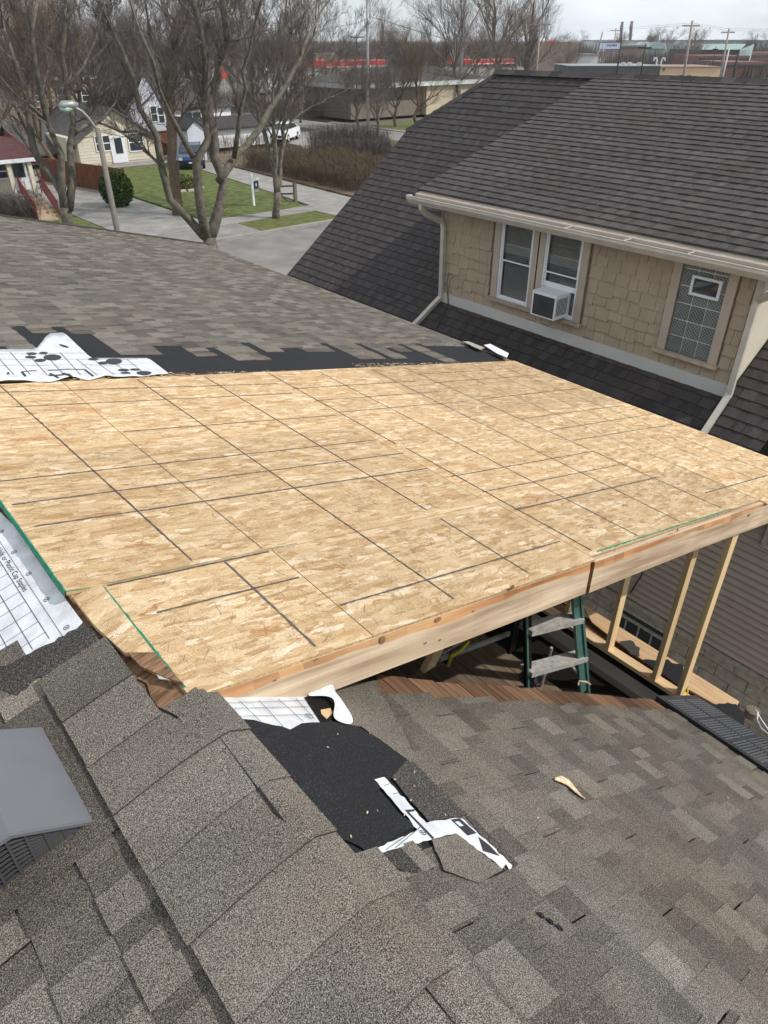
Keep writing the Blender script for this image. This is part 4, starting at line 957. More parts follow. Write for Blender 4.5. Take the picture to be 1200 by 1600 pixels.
# sign / far window reflection card seen in upper right pane
# glass block window
by0,by1,bz0,bz1=3.605,4.165,-3.15,-2.02
nbx((XN-.035,by0-.11,bz0),(XN-.012,by0-.001,-1.95),'beige','casing'); nbx((XN-.035,by1+.001,bz0),(XN-.012,by1+.11,-1.95),'beige','casing')
nbx((XN-.07,by0-.14,bz0-.045),(XN-.012,by1+.15,bz0-.003),'beigew','window_sill')
bw=nbx((XN+.01,by0,bz0),(XN+.02,by1,bz1+.08),'mortar','window')
M['blockg']=M['block']
nzb=6; bh=(bz1+.04-bz0)/nzb; bwid=(by1-by0)/3
hop=(3.66,4.02,-2.44,-2.22)
for i in range(3):
    for j in range(nzb):
        y0=by0+i*bwid; z0=bz0+j*bh
        mb=MB(); mb.box((XN-.004,y0+.009,z0+.009),(XN+.012,y0+bwid-.009,z0+bh-.009),'block')
        for q in range(9):      # raised diagonal lattice
            for sgn in (1,-1):
                c=(q-4)*.042
                pts=[]
                y_a,y_b=y0+.010,y0+bwid-.010; cy,cz=(y0+bwid/2),(z0+bh/2)
                # line z-cz = sgn*(y-cy)+c clipped
                cand=[]
                for yy in (y_a,y_b):
                    zz=cz+sgn*(yy-cy)+c
                    if z0+.01<=zz<=z0+bh-.01: cand.append((yy,zz))
                for zz in (z0+.01,z0+bh-.01):
                    yy=cy+sgn*(zz-cz-c)
                    if y_a<=yy<=y_b: cand.append((yy,zz))
                if len(cand)>=2:
                    (ya_,za_),(yc_,zc_)=cand[0],cand[1]
                    if abs(ya_-yc_)>.01: mb.hexa([(XN-.007,ya_,za_-.003),(XN-.004,ya_,za_-.003),(XN-.004,yc_,zc_-.003),(XN-.007,yc_,zc_-.003),(XN-.007,ya_,za_+.003),(XN-.004,ya_,za_+.003),(XN-.004,yc_,zc_+.003),(XN-.007,yc_,zc_+.003)],'lattice',1)
        mb.build('glass_block',bw)
hb_=MB(); a,c,z0,z1=hop
for q in ((a,a+.03,z0,z1),(c-.03,c,z0,z1),(a+.03,c-.03,z1-.03,z1),(a+.03,c-.03,z0,z0+.03)): hb_.box((XN-.045,q[0],q[2]),(XN-.0075,q[1],q[3]),'white')
hb_.box((XN-.02,a+.03,z0+.03),(XN-.0075,c-.03,z1-.03),'glass'); hb_.build('hopper_vent',bw)
# downspouts
def spout(pts,wd=.05,dp=.035,name='downspout'):
    t0=MB(); t0.tube(pts,wd*.62,'gutter',4)
    o=t0.build(name,nb); return o
def ribspout(pts):
    mb=MB(); pts=[Vector(p) for p in pts]
    mb.tube(pts,.046,'gutter',4); o=mb.build('downspout',nb,smooth=False)
    return o
gy=8.22
ribspout([(gx+.07,gy+.05,-2.0),(gx+.07,gy+.04,-2.08),(gx+.14,gy-.0,-2.17),(XN-.05,gy-.12,-2.28),(XN-.05,gy-.16,-2.36),(XN-.05,gy-.17,-3.3),(XN-.05,gy-.17,-3.42)])
ribspout([(XN-.05,gy-.17,-3.40),pn(7.9,gy-.12,.06),pn(7.62,gy-.07,.05),pn(7.3,gy-.0,.05)])
g2=3.32
p1=onX(1185,430,gx+.07); 
ribspout([(gx+.07,2.98,-2.0),(gx+.07,2.98,-2.12),(gx+.16,3.06,-2.2),(XN-.05,3.22,-2.32),(XN-.055,3.24,-2.4),(XN-.055,3.245,-3.35),(XN-.055,3.245,-3.45)])
ribspout([(XN-.055,3.245,-3.42),pn(7.85,3.24,.06),pn(7.5,3.22,.05),pn(7.2,3.2,.05)])
nbx((XN-.022,3.23,-3.5),(XN+.02,3.30,-1.96),'gutter','corner_board')
nbx((XN-.02,WY1,-3.47),(XN+.06,WY1+.025,-1.96),'beigew','corner_board')
# thin wires up the left wall corner
mb=MB(); mb.tube([(XN-.03,7.85,-3.0),(XN-.05,7.90,-3.02),(XN-.05,7.93,-3.15),(XN-.04,7.9,-3.48),pn(7.8,7.8,.02),pn(7.6,7.75,.02)],.004,'wire',5); mb.tube([(XN-.03,7.80,-3.03),(XN-.05,7.87,-3.08),(XN-.05,7.9,-3.3),(XN-.04,7.88,-3.48)],.004,'wire',5); mb.build('cable',nb,smooth=True)
# lower wall: lap siding and block foundation
z=-6.40; k=0
while z<-4.3:
    b=MB(); b.hexa([(7.388,-2.5,z+.012),(7.438,-2.5,z+.012),(7.438,11.6,z+.012),(7.388,11.6,z+.012),(7.425,-2.5,z+.1),(7.438,-2.5,z+.1),(7.438,11.6,z+.1),(7.425,11.6,z+.1)],'vinyl'); b.build('siding_board',nb); z+=.1; k+=1
r=random.Random(5)
for j in range(6):
    z0=-6.42-(j+1)*.2; y=-1.2-(.2 if j%2 else 0)
    while y<6.5:
        if not (2.95<y+.2<3.75 and j in (1,2)):
            nbx((7.395+r.uniform(0,.008),y+.006,z0+.006),(7.42,y+.394,z0+.194),'found','foundation_block',1)
        y+=.4
nbx((7.36,-2,-6.475),(7.42,7,-6.425),'found','foundation_ledge')
# basement window with two rails
bwn=nbx((7.40,2.90,-6.98),(7.415,3.72,-6.62),'glass','window')
for q in ((2.88,3.74,-6.62,-6.58),(2.88,3.74,-6.75,-6.71),(2.88,2.92,-6.98,-6.62),(3.70,3.74,-6.98,-6.62),(3.10,3.115,-6.98,-6.75),(3.30,3.315,-6.98,-6.75),(3.5,3.515,-6.98,-6.75)):
    b=MB(); b.box((7.375,q[0],q[2]),(7.40,q[1],q[3]),'alu'); b.build('window_bar',bwn)
# side window at the right picture edge
q0=onX(1200,850,7.40)
nbx((7.37,q0.y-.7,q0.z-.05),(7.404,q0.y+.06,q0.z-.0),'alu','window_sill'); nbx((7.37,q0.y-.0,q0.z),(7.404,q0.y+.06,q0.z+1.0),'alu','window_frame'); nbx((7.39,q0.y-.7,q0.z),(7.404,q0.y,q0.z+1.0),'glass','window')
# electric meter box and cable
q0=onX(965,905,7.36); nbx((7.30,q0.y-.1,q0.z-.15),(7.404,q0.y+.14,q0.z+.2),'steel','meter_box')
b=MB(); b.tube([onX(1006,885,7.38),onX(1002,900,7.38),onX(992,915,7.38),onX(984,928,7.38)],.008,'wire',6); b.build('cable',nb,smooth=True)
slab('side_yard',[(4.4,-20),(7.4,-20),(7.4,21),(4.4,21)],-HZ+.01,'conc')  # pale concrete picked to bounce light onto the neighbour's lower wall

# ---- window air conditioner ----
q=onX(843,447,XN-.32); q2=onX(880,458,XN-.32)
ac=thing('air_conditioner',(XN-.15,6.0,-3.15),'white window air conditioner jutting from the dormer window','air conditioner')
ay0,ay1=5.66,6.06; az0,az1=-3.125,-2.80; ax=XN-.29
b=MB(); b.box((ax,ay0,az0),(XN+.03,ay1,az1),'white'); b.build('body',ac)
b=MB(); b.box((ax-.006,ay0+.022,az0+.02),(ax-.001,ay1-.03,az1-.035),'ventd'); b.build('coil_panel',ac)
for k in range(14):
    z0=az0+.03+k*.019; b=MB(); b.box((ax-.010,ay0+.03,z0),(ax-.0062,ay1-.038,z0+.006),'black'); b.build('fin',ac)
for k in range(8):
    b=MB(); x0=ax+.03+k*.028; b.box((x0,ay0-.004,az0+.05),(x0+.012,ay0-.0005,az1-.05),'ventd'); b.build('side_louvre',ac)
b=MB(); b.box((XN-.01,5.575,az1+.001),(XN+.0,6.115,az1+.07),'white'); b.build('side_panel',ac)

# ================= TREES =================
def grow(mb,p,d,L,rad,lev,rng,m,up=.15,spread=.75,kids=4):
    n=4 if lev>1 else 3; pts=[p.copy()]; q=p.copy(); dd=d.copy(); rr=[rad]
    for k in range(n):
        dd=(dd+Vector((rng.uniform(-1,1),rng.uniform(-1,1),rng.uniform(-1,1)))*.17+Vector((0,0,up*.35))).normalized()
        q=q+dd*(L/n); pts.append(q.copy()); rr.append(max(.003,rad*(1-.62*(k+1)/n)))
    mb.tube(pts,rr,m,3 if rad<.03 else 5,rng.uniform(.8,1.2),cap=False)
    if lev<=0: return
    nk=kids+rng.choice([0,1,1,2])
    for k in range(nk):
        t=rng.uniform(.25,1.0); i=min(int(t*n),n-1); f=t*n-i; bp=pts[i].lerp(pts[i+1],f)
        ax_=(pts[i+1]-pts[i]).normalized(); o=Vector((rng.uniform(-1,1),rng.uniform(-1,1),rng.uniform(-.6,1))); o=(o-ax_*o.dot(ax_)); 
        if o.length<.01: continue
        nd=(ax_+o.normalized()*rng.uniform(.45,1.1)*spread).normalized()
        grow(mb,bp,nd,L*rng.uniform(.45,.78),max(.0035,rr[i]*.55),lev-1,rng,m,up,spread,kids)
def limbs_tree(name,base,limbs,Y0,label,group,bark='bark',twig='twig',seed=1,lev=3,twlen=1.5,kids=4,step=.7,start=.35,basez=None,dY=None):
    """limbs: list of (yoffset_end, r0, r1, [(u,v)...]); points lie on depth Y0 (+offset growing along the limb)"""
    rng=random.Random(seed); g0=onY(*base,Y0); t_=thing(name,(g0.x,g0.y,-HZ),label,'tree',group); tr=MB(); cr=MB()
    for (dy,r0,r1,pts) in limbs:
        n=len(pts); P=[]
        for k,(u,v) in enumerate(pts):
            P.append(onY(u,v,Y0+dy*k/max(1,n-1)))
        if pts[0]==base: P=[Vector((P[0].x,P[0].y,-HZ-.1))]+P
        # resample with wiggle
        Q=[]; RR=[]; tot=sum((a-b_).length for a,b_ in zip(P,P[1:])); acc=0
        for a,b_ in zip(P,P[1:]):
            L=(b_-a).length; m_=max(1,int(L/.45))
            for k in range(m_):
                q=a.lerp(b_,k/m_)+Vector((rng.gauss(0,.035),rng.gauss(0,.06),rng.gauss(0,.03))); Q.append(q); RR.append(r0+(r1-r0)*((acc+L*k/m_)/tot))
            acc+=L
        Q.append(P[-1]); RR.append(r1)
        RR=[r_*.82*(1+.10*math.sin(k_*1.7)+rng.uniform(-.06,.06)) for k_,r_ in enumerate(RR)]
        tr.tube(Q,RR,bark,10,1.0)
        acc=0
        for i in range(1,len(Q)):
            acc+=(Q[i]-Q[i-1]).length
            if n>2 and acc>start*tot and rng.random()<(Q[i]-Q[i-1]).length/step*1.0:
                for _ in range(rng.choice([1,1,2])):
                    ax_=(Q[i]-Q[i-1]).normalized(); o=Vector((rng.uniform(-1,1),rng.uniform(-1,1),rng.uniform(-.3,.9))); nd=(ax_*.6+o).normalized()
                    grow(cr,Q[i],nd,twlen*rng.uniform(.6,1.3),max(.012,RR[i]*.45),lev,rng,twig,kids=kids)
        if n>2: grow(cr,Q[-1],(Q[-1]-Q[-2]).normalized(),twlen*1.2,r1*.9,lev,rng,twig,kids=kids)
    tr.build('trunk',t_,smooth=True); c=cr.build('crown',t_); return t_
YM=20.3
limbs_tree('bare_tree',(329,392),[
 (0,.29,.25,[(329,392),(327,372)]),
 (.6,.15,.07,[(326,376),(318,366),(291,341),(270,311),(252,261),(239,214),(220,168),(205,120),(188,75)]),
 (-.5,.17,.08,[(324,376),(319,350),(315,335),(309,281),(306,253),(324,218),(322,172),(315,140),(318,90),(305,40),(298,-20)]),
 (-1.2,.09,.04,[(306,256),(291,227),(274,183),(252,140),(235,100),(215,40)]),
 (.4,.19,.10,[(329,378),(333,360),(341,324),(346,281),(337,244),(335,209),(326,177),(340,120),(350,60),(345,-20)]),
 (1.0,.15,.05,[(345,284),(352,268),(372,242),(404,203),(428,168),(448,130),(466,90),(488,45)]),
 (-.8,.09,.04,[(368,247),(374,209),(380,140),(388,80),(402,20)]),
 (1.2,.06,.03,[(240,216),(215,209),(190,207),(165,196),(140,188)]),
 (-.5,.06,.03,[(252,140),(262,90),(285,40),(292,-10)]),
],YM,'largest bare tree with many trunks at the street edge in the middle','bare street trees',seed=3,lev=4,twlen=1.0,kids=3,step=.5,start=.42)
limbs_tree('bare_tree',(105,342),[
 (0,.19,.16,[(105,342),(103,325)]),
 (.6,.13,.06,[(103,328),(95,300),(85,283),(62,250),(50,225),(44,190),(38,150),(22,95),(5,45)]),
 (-.4,.12,.05,[(104,325),(97,280),(93,240),(76,195),(62,150),(52,100),(48,50),(60,-10)]),
 (.2,.12,.05,[(106,325),(110,280),(110,230),(112,190),(104,140),(96,90),(105,35),(118,-20)]),
 (.9,.06,.025,[(110,218),(130,202),(155,188),(180,160),(190,125)]),
 (-.9,.05,.02,[(76,195),(50,165),(25,150),(0,120)]),
 (.5,.05,.02,[(104,140),(130,100),(150,60),(160,10)]),
],20.3,'bare tree forking low beside the street lamp at far left','bare street trees',seed=5,lev=4,twlen=.95,kids=3,step=.5,start=.35)
limbs_tree('bare_tree',(278,340),[
 (0,.34,.20,[(278,340),(275,300),(271,250),(266,190),(264,140),(262,95),(272,50),(292,0)]),
 (1.5,.14,.05,[(264,140),(250,100),(235,60),(228,10)]),
 (-1.5,.14,.05,[(262,110),(285,70),(300,30),(320,-20)]),
 (1.5,.12,.05,[(266,180),(290,140),(320,110),(345,70)]),
],37.0,'thick straight dark trunked tree standing on the green lawn','bare street trees',bark='barkd',seed=8,lev=4,twlen=2.0,kids=3,step=.6,start=.4)
limbs_tree('bare_tree',(433,348),[
 (0,.26,.22,[(433,348),(433,300)]),
 (.5,.15,.06,[(432,305),(428,265),(418,228),(408,195),(398,150),(390,100),(380,40)]),
 (-.5,.15,.06,[(433,302),(431,255),(427,200),(432,150),(440,100),(446,40)]),
 (.6,.15,.06,[(434,302),(438,255),(442,200),(450,150),(468,100),(490,55)]),
 (-.5,.07,.03,[(450,150),(480,120),(505,105),(528,85)]),
 (.9,.06,.03,[(441,205),(470,175),(500,160),(522,150)]),
 (-.9,.06,.03,[(427,200),(405,165),(385,140),(360,120)]),
],33.0,'double trunked bare tree on the verge beside the pavement','bare street trees',seed=12,lev=4,twlen=1.9,kids=3,step=.55,start=.3)
# generic bare trees behind: three prototypes, copied
def proto_tree(h,seed,m='twig',lev=4,kids=3):
    rng=random.Random(seed); tr=MB(); cr=MB(); pts=[Vector((0,0,0))]; 
    for k in range(5): pts.append(pts[-1]+Vector((rng.uniform(-.04,.04)*h,rng.uniform(-.04,.04)*h,h*.13)))
    tr.tube(pts,[h*.022*(1-.12*k) for k in range(6)],'bark' if seed%2 else 'barkd',8)
    for k in range(11):
        i=rng.choice([1,2,2,3,3,4,5]); a=rng.uniform(0,2*PI); el=rng.uniform(.5,1.3)
        d=Vector((math.cos(a)*math.cos(el),math.sin(a)*math.cos(el),math.sin(el)))
        grow(cr,pts[i],d,h*rng.uniform(.28,.45),h*.010,lev,rng,m,up=.2,kids=kids)
    grow(cr,pts[-1],Vector((0,0,1)),h*.4,h*.011,lev,rng,m,kids=kids)
    t_=tr.build('trunk'); c_=cr.build('crown'); 
    return t_,c_
protos=[proto_tree(10,21,'twig',4,4),proto_tree(10,22,'twigr',4,4),proto_tree(10,25,'twig',4,4)]
for a,b_ in protos:
    pass
first=set()
def put_tree(x,y,h,pi,rot,label,group,sx=1.0):
    t_=thing('bare_tree',(x,y,-HZ),label,'tree',group); t_.rotation_euler=(0,0,rot); t_.scale=(h/10*sx,h/10*sx,h/10)
    for o in protos[pi]:
        if pi not in first: c=o
        else:
            c=o.copy(); C.objects.link(c)
        c.parent=t_
    first.add(pi)
    return t_
lab='bare reddish brown tree in the tangle behind the houses across the street'
gr_='bare trees behind the houses'
r=random.Random(17)
for (u,Y,top) in [(10,64,-30),(45,72,-20),(85,66,5),(130,74,0),(165,64,-10),(205,70,-10),(245,78,0),(20,92,10),(110,95,8),(190,98,12),(285,90,-15),(330,84,0),(370,96,-10),(410,84,10),(450,92,0),(490,86,30),(150,120,30),(300,120,20),(420,118,25),(515,104,45),(470,74,60),(60,54,20)]:
    b0=onY(u,200,Y); tp=onY(u,top+28,Y); h=min(15,max(5,tp.z+HZ))
    put_tree(b0.x,Y,h,r.randrange(3),r.uniform(0,6.28),lab,gr_,1.05)
for (u,vb,vt,Y,lb) in [(652,186,70,62,'small bare tree in front of the cream wall left of the dark roof'),(717,160,-12,72,'tall wide bare tree rising behind the hip of the dark roof'),(770,130,0,76,'bare tree close behind the left end of the dark roof ridge'),(825,115,-8,84,'rightmost large bare tree rising behind the dark roof ridge'),(600,120,40,120,'slim bare tree beside the tall grey light pole'),(560,185,96,66,'low wide bare tree in front of the dark window of the corner building'),(618,190,88,64,'low wide bare tree just right of the grey light pole'),(590,190,92,60,'low spreading bare tree directly behind the grey light pole foot'),(1078,100,58,130,'dark bare tree around the left utility pole at far right')]:
    tp=onY(u,vt,Y); b0=onY(u,vb,Y); h=tp.z+HZ; put_tree(b0.x,Y,h,r.randrange(3),r.uniform(0,6.28),lb,None,1.2)
for (u,Y,h) in [(885,120,6),(905,140,7),(620,100,7),(690,96,7),(740,100,7),(1165,170,8),(1195,165,8),(960,200,8),(1010,190,9),(1040,210,9),(850,150,7),(800,150,7)]:
    b0=onY(u,110,Y); put_tree(b0.x,Y,h,r.randrange(3),r.uniform(0,6.28),'low bare tree in the scrub between the far buildings','bare trees among far buildings',1.4)

# ---- bushes and hedges ----
def twigmass(name,boxes,n,m,seed,label,cat,lean=.25):
    rng=random.Random(seed); mb=MB()
    for _ in range(n):
        (x0,y0,x1,y1,w_,h)=rng.choice(boxes); q=rng.random(); x=x0+(x1-x0)*q+rng.uniform(-w_,w_)/2; y=y0+(y1-y0)*q+rng.uniform(-w_,w_)/2
        p=Vector((x,y,-HZ)); hh=h*rng.uniform(.55,1.05); a=rng.uniform(0,6.28); l_=rng.uniform(0,lean)
        mid=p+Vector((math.cos(a)*l_*.35,math.sin(a)*l_*.35,hh*.5)); top=p+Vector((math.cos(a)*l_*hh+rng.uniform(-.1,.1),math.sin(a)*l_*hh,hh))
        mb.tube([p,mid,top],[.014,.010,.004],m,3,rng.uniform(.7,1.3),cap=False)
        for k in range(4):
            s_=mid.lerp(top,rng.uniform(0,.8)); e=s_+Vector((rng.uniform(-.28,.28),rng.uniform(-.28,.28),rng.uniform(.1,.4))); mb.tube([s_,e],[.006,.003],m,3,rng.uniform(.7,1.3),cap=False)
    o=mb.build(name); tag(o,label,cat); return o
twigmass('hedge',[(28.9,36.2,29.0,49.5,1.6,1.4),(30.4,36.5,31.0,48,1.8,1.5),(32.5,37.5,33.5,46,1.8,1.3)],4200,'twigr',2,'long bare reddish hedge running beside the concrete driveway','hedge')
twigmass('hedge',[(36.4,51.5,39.6,47.6,2.0,2.1),(34.8,48.5,38.2,45.0,1.6,1.5)],3000,'twig',3,'clipped bare brown hedge beyond the longer hedge by the second street','hedge')
twigmass('shrub',[(29,56.5,35.5,57,1.0,1.3)],260,'twigr',4,'loose red twigged shrubs against the white garage wall','shrub')
twigmass('shrub',[(47,78,60,80,3,2.0),(43,86,58,92,4,2.4)],1800,'twigr',6,'dull red bare thicket beyond the second street','shrub',.35)
twigmass('shrub',[(7.5,41.0,10.8,40.8,1.4,1.3)],700,'twig',9,'tangled bare shrub in front of the maroon roofed porch','shrub',.6)
def leafball(name,c,rx,ry,rz,n,m,seed,label,cat):
    rng=random.Random(seed); mb=MB()
    for _ in range(n):
        a=rng.uniform(0,6.28); zc=rng.uniform(-1,1); q=rng.uniform(.72,1.03); s_=math.sqrt(1-zc*zc); p=Vector((c[0]+rx*q*s_*math.cos(a),c[1]+ry*q*s_*math.sin(a),c[2]+rz*q*zc))
        if p.z<-HZ: continue
        d=Vector((rng.uniform(-1,1),rng.uniform(-1,1),rng.uniform(-1,1))).normalized()*rng.uniform(.03,.08); e=d.cross(Vector((rng.uniform(-1,1),rng.uniform(-1,1),rng.uniform(-1,1)))).normalized()*.03
        mb.face([p-d-e,p+d-e,p+d*1.2+e,p-d+e],m,rng.uniform(.5,1.5))
    rr=MB(); 
    t_=thing(name,(c[0],c[1],-HZ),label,cat); mb.build('foliage',t_)
    n_=10; st=MB(); st.tube([(c[0],c[1],-HZ),(c[0],c[1],c[2]+rz*.5)],[rx*.5,rx*.35],m,8,.6); st.build('core',t_); return t_
pbz=G(187,322)
leafball('round_bush',(pbz.x,pbz.y,-HZ+.86),.85,.85,.92,5200,'bush',4,'dense round evergreen bush behind the street lamp post','bush')
pbd=G(288,296); leafball('low_bush',(pbd.x,pbd.y,-HZ+.35),.7,.7,.5,1500,'grassb',5,'low yellow green shrub on the edged bed behind the multi trunk tree','bush')
b=MB(); 
for k in range(12):
    a=2*PI*k/12; c=Vector((pbd.x+1.0*math.cos(a),pbd.y+.9*math.sin(a),-HZ+.04)); b.box((c.x-.2,c.y-.1,c.z-.05),(c.x+.2,c.y+.1,c.z+.09),'found')
tag(b.build('bed_edging'),'ring of pale edging stones round the low shrub on the lawn','edging')
def conifer(u,vb,vt,Y,label):
    p=onY(u,vb,Y); h=onY(u,vt,Y).z+HZ; t_=thing('conifer',(p.x,Y,-HZ),label,'tree','conifers on the skyline'); b=MB(); b.tube([(p.x,Y,-HZ),(p.x,Y,-HZ+h)],[.25,.05],'barkd',6); b.build('trunk',t_)
    rng=random.Random(int(u)); mb=MB()
    for k in range(900):
        q=rng.random()**.8; rr=(1-q)*h*.2+.1; a=rng.uniform(0,6.28); c=Vector((p.x+rr*rng.uniform(.5,1)*math.cos(a),Y+rr*rng.uniform(.5,1)*math.sin(a),-HZ+h*.12+q*h*.88)); d=Vector((math.cos(a),math.sin(a),-.4))*.5; e=Vector((-math.sin(a),math.cos(a),0))*.2
        mb.face([c-e,c+d,c+e],'conifer',rng.uniform(.6,1.3))
    mb.build('crown',t_)
for a in [(590,110,68,170,'tallest dark conifer right of the grey light pole'),(604,110,74,172,'small dark conifer second right of the light pole'),(614,110,68,180,'pointed conifer on the skyline above the blue blur'),(577,110,72,176,'dark conifer half behind the grey light pole')]: conifer(*a)

# ================= STREET FURNITURE =================
pL=onY(180,348,19.5); L0=Vector((pL.x,19.5,-HZ))
lp=thing('street_lamp',L0,'grey street lamp with curved arm and greenish lens behind the shingled roof','street lamp')
ptop=onY(152,200,19.5)
b=MB(); b.tube([(L0.x,19.5,-HZ),(ptop.x,19.5,ptop.z)],[.095,.06],'lamppost',12); b.build('pole',lp,smooth=True)
arm=[onY(u,v,19.5) for u,v in ((154,206),(146,196),(138,184),(128,174),(117,168),(110,166))]
b=MB(); b.tube(arm,[.035]*6,'steel',8); b.build('arm',lp,smooth=True)
hd=onY(102,166,19.5)
b=MB(); b.tube([hd+Vector((.30,0,.02)),hd+Vector((.15,0,.03)),hd+Vector((-.05,0,.02)),hd+Vector((-.16,0,0))],[.05,.09,.10,.04],'steel',12); b.build('lamp_head',lp,smooth=True)
b=MB(); b.tube([hd+Vector((.13,0,-.02)),hd+Vector((.0,0,-.05)),hd+Vector((-.14,0,-.03))],[.06,.09,.05],'lampglass',12); b.build('lens',lp,smooth=True)
# tall light pole near the second street
p=onY(575,205,60); t_=thing('light_pole',(p.x,60,-HZ),'tall grey pole rising out of the top of the picture','pole'); b=MB(); q=onY(578.5,0,60); b.tube([(p.x,60,-HZ),(p.x+.1,60,q.z+1.2)],[.16,.10],'steel',10); b.build('shaft',t_,smooth=True)
b=MB(); b.box((p.x-.9,59.9,q.z+1.0),(p.x+1.1,60.1,q.z+1.12),'steel'); b.build('cross_arm',t_)
# estate-agent sign
p=G(397,322); t_=thing('yard_sign',(p.x,p.y,-HZ),'white cross post with small dark blue hanging sign on the lawn','sign')
b=MB(); b.box((p.x-.05,p.y-.05,-HZ),(p.x+.05,p.y+.05,-HZ+1.62),'white'); b.build('post',t_)
b=MB(); b.box((p.x-.12,p.y-.04,-HZ+1.30),(p.x+.42,p.y+.04,-HZ+1.38),'white'); b.build('cross_arm',t_)
b=MB(); b.box((p.x+.1,p.y-.015,-HZ+.85),(p.x+.40,p.y+.015,-HZ+1.25),'sign'); b.build('sign_panel',t_)
b=MB(); b.box((p.x+.22,p.y-.019,-HZ+.98),(p.x+.27,p.y-.016,-HZ+1.12),'white'); b.build('sign_mark',t_)
b=MB(); b.box((p.x+.14,p.y-.012,-HZ+.68),(p.x+.37,p.y+.012,-HZ+.82),'steel'); b.build('rider_panel',t_)
# split rail fence
p=G(462,316); q=G(440,305); t_=thing('rail_fence',(p.x,p.y,-HZ),'short weathered split rail fence beside the double trunked tree','fence')
b=MB(); b.box((p.x-.08,p.y-.08,-HZ),(p.x+.08,p.y+.08,-HZ+1.0),'greywood'); b.build('post',t_)
for (za,zb) in ((.55,.75),(.15,.35)):
    b=MB(); e=p.lerp(q,1.05); b.tube([(p.x,p.y,-HZ+zb+.1),(e.x,e.y,-HZ+za-.1)],.05,'greywood',6); b.build('rail',t_)
# brown board fence left of bush
def board_fence(name,a,c,h,n,m,label,brd=.14):
    a=Vector((a[0],a[1],-HZ)); c=Vector((c[0],c[1],-HZ)); t_=thing(name,a,label,'fence'); L=(c-a).length; d=(c-a)/L; s_=Vector((-d.y,d.x,0)); k=0; x=0
    while x<L and k<290:
        p=a+d*x; q=a+d*min(x+brd*.94,L); b=MB(); b.hexa([p,q,q+s_*.02,p+s_*.02]+[v_+Vector((0,0,h+rnd.uniform(-.02,.02))) for v_ in (p,q,q+s_*.02,p+s_*.02)],m,1.0); b.build('board',t_); x+=brd; k+=1
    x=0
    while x<L:
        p=a+d*x-s_*.1; b=MB(); b.box((p.x-.05,p.y-.05,-HZ),(p.x+.05,p.y+.05,-HZ+h+.08),m); b.build('post',t_); x+=2.2
    b=MB(); p,q=a+Vector((0,0,h*.5))-s_*.03,c+Vector((0,0,h*.5))-s_*.03; b.tube([p,q],.04,m,4); b.tube([p+Vector((0,0,h*.5)),q+Vector((0,0,h*.5))],.05,m,4); b.build('rail',t_)
board_fence('board_fence',(17.4,44.3),(15.3,52.5),1.35,40,'fence','brown wooden board fence beside the left driveway')
board_fence('board_fence',(25.4,58.5),(29.2,58.8),1.7,28,'fence','dark red board fence between cream house and white buildings')

# ================= HOUSES ACROSS THE STREET =================
def zat(v,u,Y): return onY(u,v,Y).z
def hbox(par,name,x0,x1,y0,y1,z0,z1,m): b=MB(); b.box((x0,y0,z0),(x1,y1,z1),m); return b.build(name,par)
def gable(par,x0,x1,y0,y1,ze,zp,m,mw,over=.35,axis='y',th=.12):
    """gable roof with ridge along y (gable end facing the camera) or x"""
    b=MB(); w2=MB()
    if axis=='y':
        xm=(x0+x1)/2; sl=(zp-ze)/(xm-x0)
        for sgn,xa in ((-1,x0-over),(1,x1+over)):
            za=ze-over*sl; q=[(xa,y0-over,za),(xm,y0-over,zp),(xm,y1+over,zp),(xa,y1+over,za)]
            if sgn>0: q=q[::-1]
            b.prism(q,(0,0,th),m) if False else b.prism([Vector(v_)+Vector((0,0,th)) for v_ in q],(0,0,-th),m)
        w2.prism([(x0,y0,ze),(x1,y0,ze),(xm,y0,zp)],(0,.1,0),mw); w2.build('gable_wall',par); w2=MB(); w2.prism([(x0,y1,ze),(x1,y1,ze),(xm,y1,zp)][::-1],(0,-.1,0),mw)
    else:
        ym=(y0+y1)/2; sl=(zp-ze)/(ym-y0)
        for sgn,ya in ((-1,y0-over),(1,y1+over)):
            za=ze-over*sl; q=[(x0-over,ya,za),(x1+over,ya,za),(x1+over,ym,zp),(x0-over,ym,zp)]
            if sgn>0: q=q[::-1]
            b.prism([Vector(v_)+Vector((0,0,th)) for v_ in q],(0,0,-th),m)
        w2.prism([(x0,y0,ze),(x0,y1,ze),(x0,ym,zp)][::-1],(.1,0,0),mw); w2.build('gable_wall',par); w2=MB(); w2.prism([(x1,y0,ze),(x1,y1,ze),(x1,ym,zp)],(-.1,0,0),mw)
    b.build('roof',par); w2.build('gable_wall',par)
def win(par,x0,x1,z0,z1,Y,fm='white',div=(1,2)):
    f=MB(); e=.07
    for a in ((x0-e,x0,z0-e,z1+e),(x1,x1+e,z0-e,z1+e),(x0,x1,z1,z1+e),(x0,x1,z0-e,z0)): f.box((a[0],Y-.05,a[2]),(a[1],Y-.001,a[3]),fm)
    for k in range(1,div[0]): xx=x0+(x1-x0)*k/div[0]; f.box((xx-.025,Y-.045,z0),(xx+.025,Y-.012,z1),fm)
    for k in range(1,div[1]): zz=z0+(z1-z0)*k/div[1]; f.box((x0,Y-.04,zz-.03),(x1,Y-.014,zz+.03),fm)
    fo=f.build('window',par); p=MB(); p.box((x0,Y-.010,z0),(x1,Y-.002,z1),'glass'); p.build('pane',fo)
def wallpx(par,u0,u1,vt,Y,dep,m,name='wall',u_mid=None):
    x0=onY(u0,230,Y).x; x1=onY(u1,230,Y).x; z1=zat(vt,(u0+u1)/2,Y); hbox(par,name,x0,x1,Y,Y+dep,-HZ,z1,m); return x0,x1,z1
